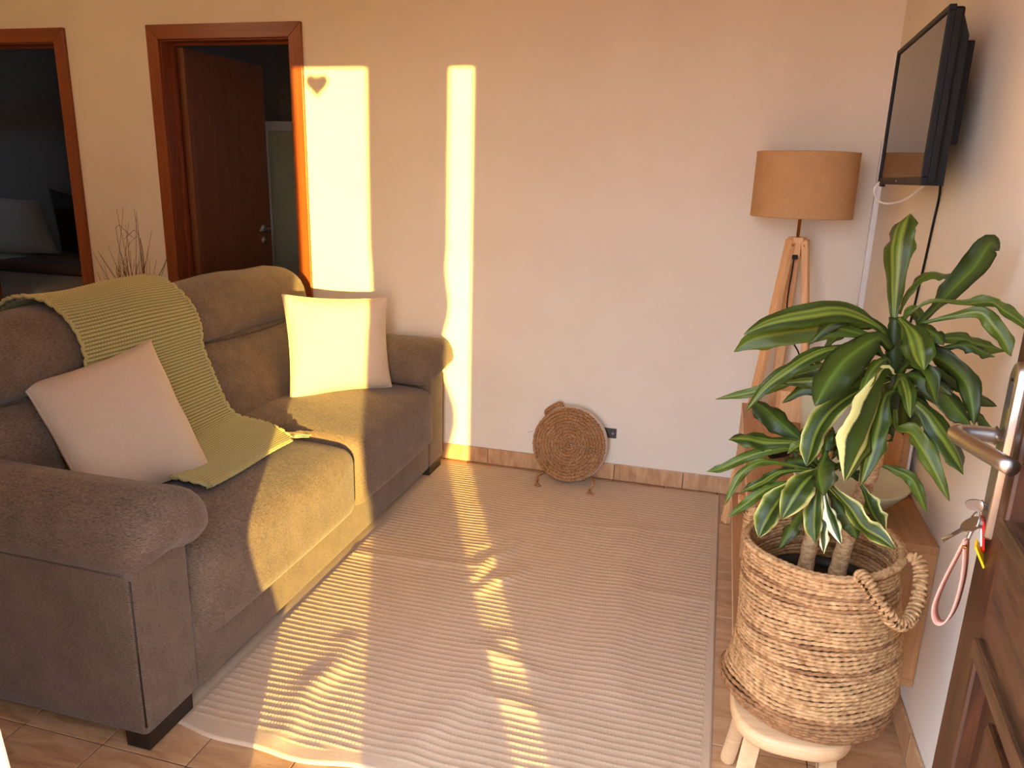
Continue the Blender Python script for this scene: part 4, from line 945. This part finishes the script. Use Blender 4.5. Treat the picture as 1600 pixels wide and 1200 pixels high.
rt = flat_plate('red_tag', rc, Vector((0.15, 1, 0.1)), Vector((.18, 0, -1)), 0.010, 0.027, 0.003, 'red', round_=False); flat_plate('paper_insert', rc + Vector((-.0022, -.001, -0.003)), Vector((0.15, 1, 0.1)), Vector((.18, 0, -1)), 0.006, 0.016, 0.002, 'white', rt, round_=False)
yc_ = kc + Vector((0.016, -0.004, -0.052))
flat_plate('yellow_tag', yc_, Vector((0.3, 1, 0.25)), Vector((.45, 0, -.9)), 0.010, 0.022, 0.003, 'yellow', round_=False)
tube('clasp', spline([kc + Vector((0, 0, -0.010)), kc + Vector((-.002, 0, -0.020)), kc + Vector((-.004, 0, -0.030))], 8), 0.0035, 'steel', ky, 8)
so = kc + Vector((-0.006, 0, -0.028))
lp_pts = [(0, 0), (-.008, -.035), (-.019, -.085), (-.0235, -.125), (-.0165, -.148), (-.0045, -.145), (.004, -.115), (.006, -.060), (.0, -.004)]
lpc = spline([so + Vector((x, -0.10 * x, z)) for x, z in lp_pts], 60)
P = np.zeros((60, 2, 3)); P2 = np.zeros((60, 2, 3))
wv = Vector((0.55, 0.80, 0.0)).normalized()
for i, p in enumerate(lpc): P[i, 0] = p - wv * 0.0095; P[i, 1] = p + wv * 0.0095
strap = grid('wrist_strap', P, 'pink', ky, True); s_ = strap.modifiers.new('thick', 'SOLIDIFY'); s_.thickness = 0.0022; s_.offset = 0
tube('strap_edge', [p + wv * 0.0098 for p in lpc], 0.0013, 'legblack', strap, 6)
tube('strap_rivet', [so + Vector((0, -0.004, -0.012)) - wv * .002, so + Vector((-0.002, -0.006, -0.012)) - wv * .004], 0.003, 'brass', strap, 10)

# ================================================================== BEYOND THE DOORWAYS
bed = thing('bed', (-6.0, 5.0, 0), 'white-covered bed seen through the dark left doorway', 'bed')
rbox('mattress', (-7.2, 4.05, 0.24), (-4.4, 5.98, 0.60), 0.06, 'bed_white', bed, 8)
box('bed_base', (-7.15, 4.10, 0.02), (-4.45, 5.97, 0.235), 'legblack', bed, 0.01)
def bpillow(name, TL, TR, BR, BL, th_, mat, label):
    o, _b = pillow(name, TL, TR, BR, BL, th_, mat, None, 18, 0.05, 2); tag(o, label, 'pillow', 'pillows on the bed'); return o
bpillow('bed_pillow', (-7.35, 5.86, 1.12), (-6.70, 5.86, 1.10), (-6.62, 5.62, 0.60), (-7.35, 5.62, 0.60), 0.18, 'bed_white', 'white pillow at left edge propped on the bed beyond the doorway')
bpillow('bed_pillow', (-6.62, 5.70, 1.10), (-6.03, 5.70, 1.08), (-5.62, 5.46, 0.64), (-6.40, 5.46, 0.60), 0.18, 'bed_white', 'white pillow beside the dark pillow on the bed beyond the doorway')
bpillow('bed_pillow', (-6.09, 5.88, 1.18), (-5.35, 5.88, 1.06), (-5.25, 5.74, 0.60), (-5.88, 5.74, 0.62), 0.12, 'bed_dark', 'dark olive pillow leaning at the right of the bed beyond the doorway')
fb = rbox('folded_blanket', (-5.40, 4.60, 0.602), (-4.42, 4.95, 0.685), 0.03, 'bed_brown', None, 6); tag(fb, 'folded brown blanket lying on the white bed', 'blanket')
cw = thing('white_cupboard', (-3.15, 5.3, 0), 'pale framed cupboard seen through the orange doorway', 'cupboard')
box('carcass', (-3.34, 5.16, 0.0), (-2.70, 5.445, 1.745), 'white', cw, 0.003)
box('frame', (-3.345, 5.140, 0.0), (-3.285, 5.159, 1.75), 'white', cw, 0.003); box('frame', (-3.2845, 5.140, 1.685), (-2.70, 5.159, 1.75), 'white', cw, 0.003)
box('door_panel', (-3.282, 5.150, 0.02), (-2.72, 5.1595, 1.68), 'ceramic', cw, 0.002)
